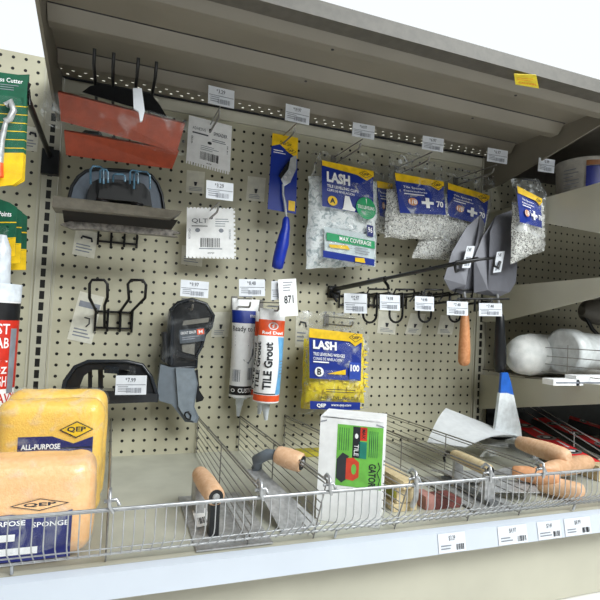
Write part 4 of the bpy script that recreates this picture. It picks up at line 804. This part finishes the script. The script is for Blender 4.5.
# white cylinder collar
m = MB(); c0, c1 = at(562, 345, Y=-10.5), at(604, 352, Y=-10.5); c0.z = 12.2; c1.z = 12.3
m.lathe(c0, c1, [(0, 2.1), (.02, 2.35), (.25, 2.35), (.27, 2.1), (.7, 1.9), (1, 1.8)], mat('milk_white', '#d6dadb', .35), 28); tag(m.build('plastic_roll'), 'thick white plastic roll at the right end of the roll bag', 'roll')
for i, (pa, pb, w) in enumerate((((554, 369), (580, 366), 'shorter white box edge at the left of the pair on the low shelf'), ((577, 362), (606, 361), 'white box edge at the far right of the low shelf'))):
    a, b = at(*pa, Y=-14.5), at(*pb, Y=-14.5); z0 = 9.25+i*.0; b.x = max(b.x, a.x+1.2)
    m = MB(); m.box((a.x, -14.5, z0), (b.x+i*2, -13.2, z0+.55+.35*i), WHITE); m.box((a.x+.3, -14.55, z0+.2), (b.x, -14.5, z0+.35), GREYINK); tag(m.build('small_carton'), w, 'box')
rf = thing('wire_divider', (48.9, -10, 9.3), 'wire divider on the low right shelf in front of the white rolls', 'divider')
m = MB()
for i, y in enumerate((345, 352.5, 359.5, 366.5, 373)): a = at(505, y, X=48.95); m.tube([a, (48.95, -16.4, a.z+.35-.05*i)], .045, GREYWIRE, 6)
m.build('rails', rf)
for x in (505, 568): m = MB(); a, b = at(x, 345, X=48.95), at(x+2, 377, X=48.95); b.z = max(b.z, 9.3); m.tube([a, V((48.95, a.y, 9.3))], .05, GREYWIRE, 6); m.build('post', rf)
# dark rounded item under the middle shelf
m = MB(); c = at(598, 312, Y=-8); m.lathe((c.x-2.5, -8, c.z), (c.x+4, -8, c.z), [(0, .5), (.12, 1.2), (.4, 1.5), (1, 1.5)], mat('dark_grey_roll', '#57544e', .6), 24); m.tube([(c.x-2.2, -8, c.z-.2), (c.x-1.5, -8.6, c.z-2), (c.x-.5, -8.8, c.z-2.8)], .22, BLACK)
tag(m.build('dark_canister'), 'dark grey rounded canister hanging below the middle right shelf', 'canister')
o = thing('added_dark_panel', (60, -2, .6), 'added black panel filling in the dark behind the red spirit levels', 'panel')  # made-up panel, darkens the board behind the levels in place of shade
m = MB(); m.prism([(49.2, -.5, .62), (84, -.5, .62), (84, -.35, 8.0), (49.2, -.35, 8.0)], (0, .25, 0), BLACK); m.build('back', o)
# red levels lying under the low shelf
RB_ = RED
for i, (pa, pb, lab) in enumerate((((512, 404), (590, 462), 'red spirit level with a round white vial, nearest in the dark bottom shelf bay'), ((540, 400), (620, 452), 'red and black spirit level in the middle of the bottom right bay'), ((570, 402), (640, 440), 'red spirit level farthest right under the low shelf'))):
    z = 2.2; a, b = at(*pa, Z=3.0), at(*pb, Z=2.0)
    if a.y > -2.6: a = at(pa[0], pa[1], Y=-2.6); a.z = min(a.z, 3.6)
    d = (b-a).normalized(); sd = d.cross(Z_).normalized(); n = sd.cross(d)*(1 if sd.cross(d).z > 0 else -1)
    o = thing('spirit_level', (a+b)/2, lab, 'level', 'red spirit levels'); w = 1.35
    m = MB(); m.prism([a-sd*w, a+sd*w, b+sd*w, b-sd*w], -n*.8, mat('level_black', '#17171a', .35)); m.prism([a-sd*w*.86+n*.03, a+sd*w*.86+n*.03, b+sd*w*.86+n*.03, b-sd*w*.86+n*.03], -n*.02, mat('level_red', '#f03038', .35)); m.build('body', o)
    FF = lambda s, t, l=0: a.lerp(b, s)+sd*(t-.5)*2*w*(1)+n*(.05+l)
    for s in (.2, .5, .8): m = MB(); m.disc(FF, s, .5, .055, .42, CHROME, .02); m.disc(FF, s, .5, .035, .28, mat('level_black', '#17171a'), .04); m.disc(FF, s, .5, .02, .16, WHITE, .06); m.build('vial', o)
    m = MB(); m.rect(FF, .28, .3, .42, .42, WHITE, .02); m.rect(FF, .58, .25, .72, .36, WHITE, .02); m.build('print', o)
d = thing('wire_divider', (52, -12, .62), 'wire divider lying over the red spirit levels in the bottom right bay', 'divider', 'wire dividers across the bottom shelf')
m = MB()
for k, (pa, pb) in enumerate((((524, 403), (602, 452)), ((530, 402), (606, 447)), ((522, 409), (600, 459)))):
    m.tube([at(*pa, Y=-3), at(*pb, Y=-19)], .05, CHROME, 5)
m.build('side_wires', d)
m = MB(); m.tube([at(574, 432, Y=-12), at(574, 447, Y=-12)], .05, CHROME, 5); m.build('post', d)
# pale board at the lower right
m = MB(); a = at(590, 462, Z=2.0); m.box((a.x-.5, a.y-1.4, .63), (a.x+7, a.y+.6, 2.0), PALEWOOD); tag(m.build('wood_board'), 'end of a pale wooden board at the right edge behind the fence', 'board')
# yellow sticker on the shelf lip
F = frame(at(515, 75, Y=-18.6), at(537, 76, Y=-18.6), at(517, 86, Y=-18.6)); 
z = 33.6; P = [at(514, 74, Z=z), at(536, 75, Z=z), at(539, 88.5, Z=z), at(515.5, 84.5, Z=z)]
m = MB(); m.prism(P, (0, 0, .03), mat('sticker_yellow', '#f5dc3a', .4, emit=0)); FS = lambda s, t, l=0: (P[0]*(1-s)+P[1]*s)*(1-t)+(P[3]*(1-s)+P[2]*s)*t-V((0, 0, .01+l)); m.lines(FS, .1, .3, .9, .6, 2, ORANGE, .01, .2); m.text(FS, 'CAUTION', .15, .65, .9, .8, ORANGE, .01)
tag(m.build('warning_sticker'), 'yellow sticker under the upper shelf near its front lip', 'sticker')
# small black shim clip under shelf 
# yellow strips behind second divider
m = MB(); a = at(292, 447, Z=1.6); m.box((a.x, a.y-.3, .63), (a.x+3.4, a.y+1.2, 1.1), mat('olive_strip', '#a89c2e', .5)); tag(m.build('strip_pack'), 'flat olive yellow pack behind the white and green box', 'pack')

# ================================================================= light
AMB = .09
w = bpy.data.worlds.new('world'); SC.world = w; w.use_nodes = True
nt = w.node_tree; bg = nt.nodes['Background']
# bright shop ceiling and far aisles beyond the fixture, dimmer aisle behind the viewer
tc = nt.nodes.new('ShaderNodeTexCoord'); sp = nt.nodes.new('ShaderNodeSeparateXYZ'); nt.links.new(tc.outputs['Generated'], sp.inputs[0])
mr = nt.nodes.new('ShaderNodeMapRange'); mr.inputs[1].default_value = -.1; mr.inputs[2].default_value = .25; mr.inputs[3].default_value = AMB; mr.inputs[4].default_value = 1.05
nt.links.new(sp.outputs[1], mr.inputs[0]); nt.links.new(mr.outputs[0], bg.inputs[1]); bg.inputs[0].default_value = (.93, .97, 1, 1)
def area(name, loc, rot, sx, sy, power, col=(1, .97, .92)):
    l = bpy.data.lights.new(name, 'AREA'); l.shape = 'RECTANGLE'; l.size = sx*IN; l.size_y = sy*IN; l.energy = power; l.color = col
    o = bpy.data.objects.new(name, l); COL.objects.link(o); o.location = V(loc)*IN; o.rotation_euler = rot; return o
area('ceiling_panel', (15, -62, 100), (math.radians(28), 0, 0), 110, 30, 11, (.95, 1, 1))
area('ceiling_panel', (70, -50, 100), (math.radians(22), 0, 0), 90, 30, 12, (.95, 1, 1))
area('aisle_panel', (75, -120, 100), (math.radians(54), 0, math.radians(24)), 120, 50, 195, (.96, 1, .99))
for o in list(bpy.data.objects):
    if '_b' in o: del o['_b']
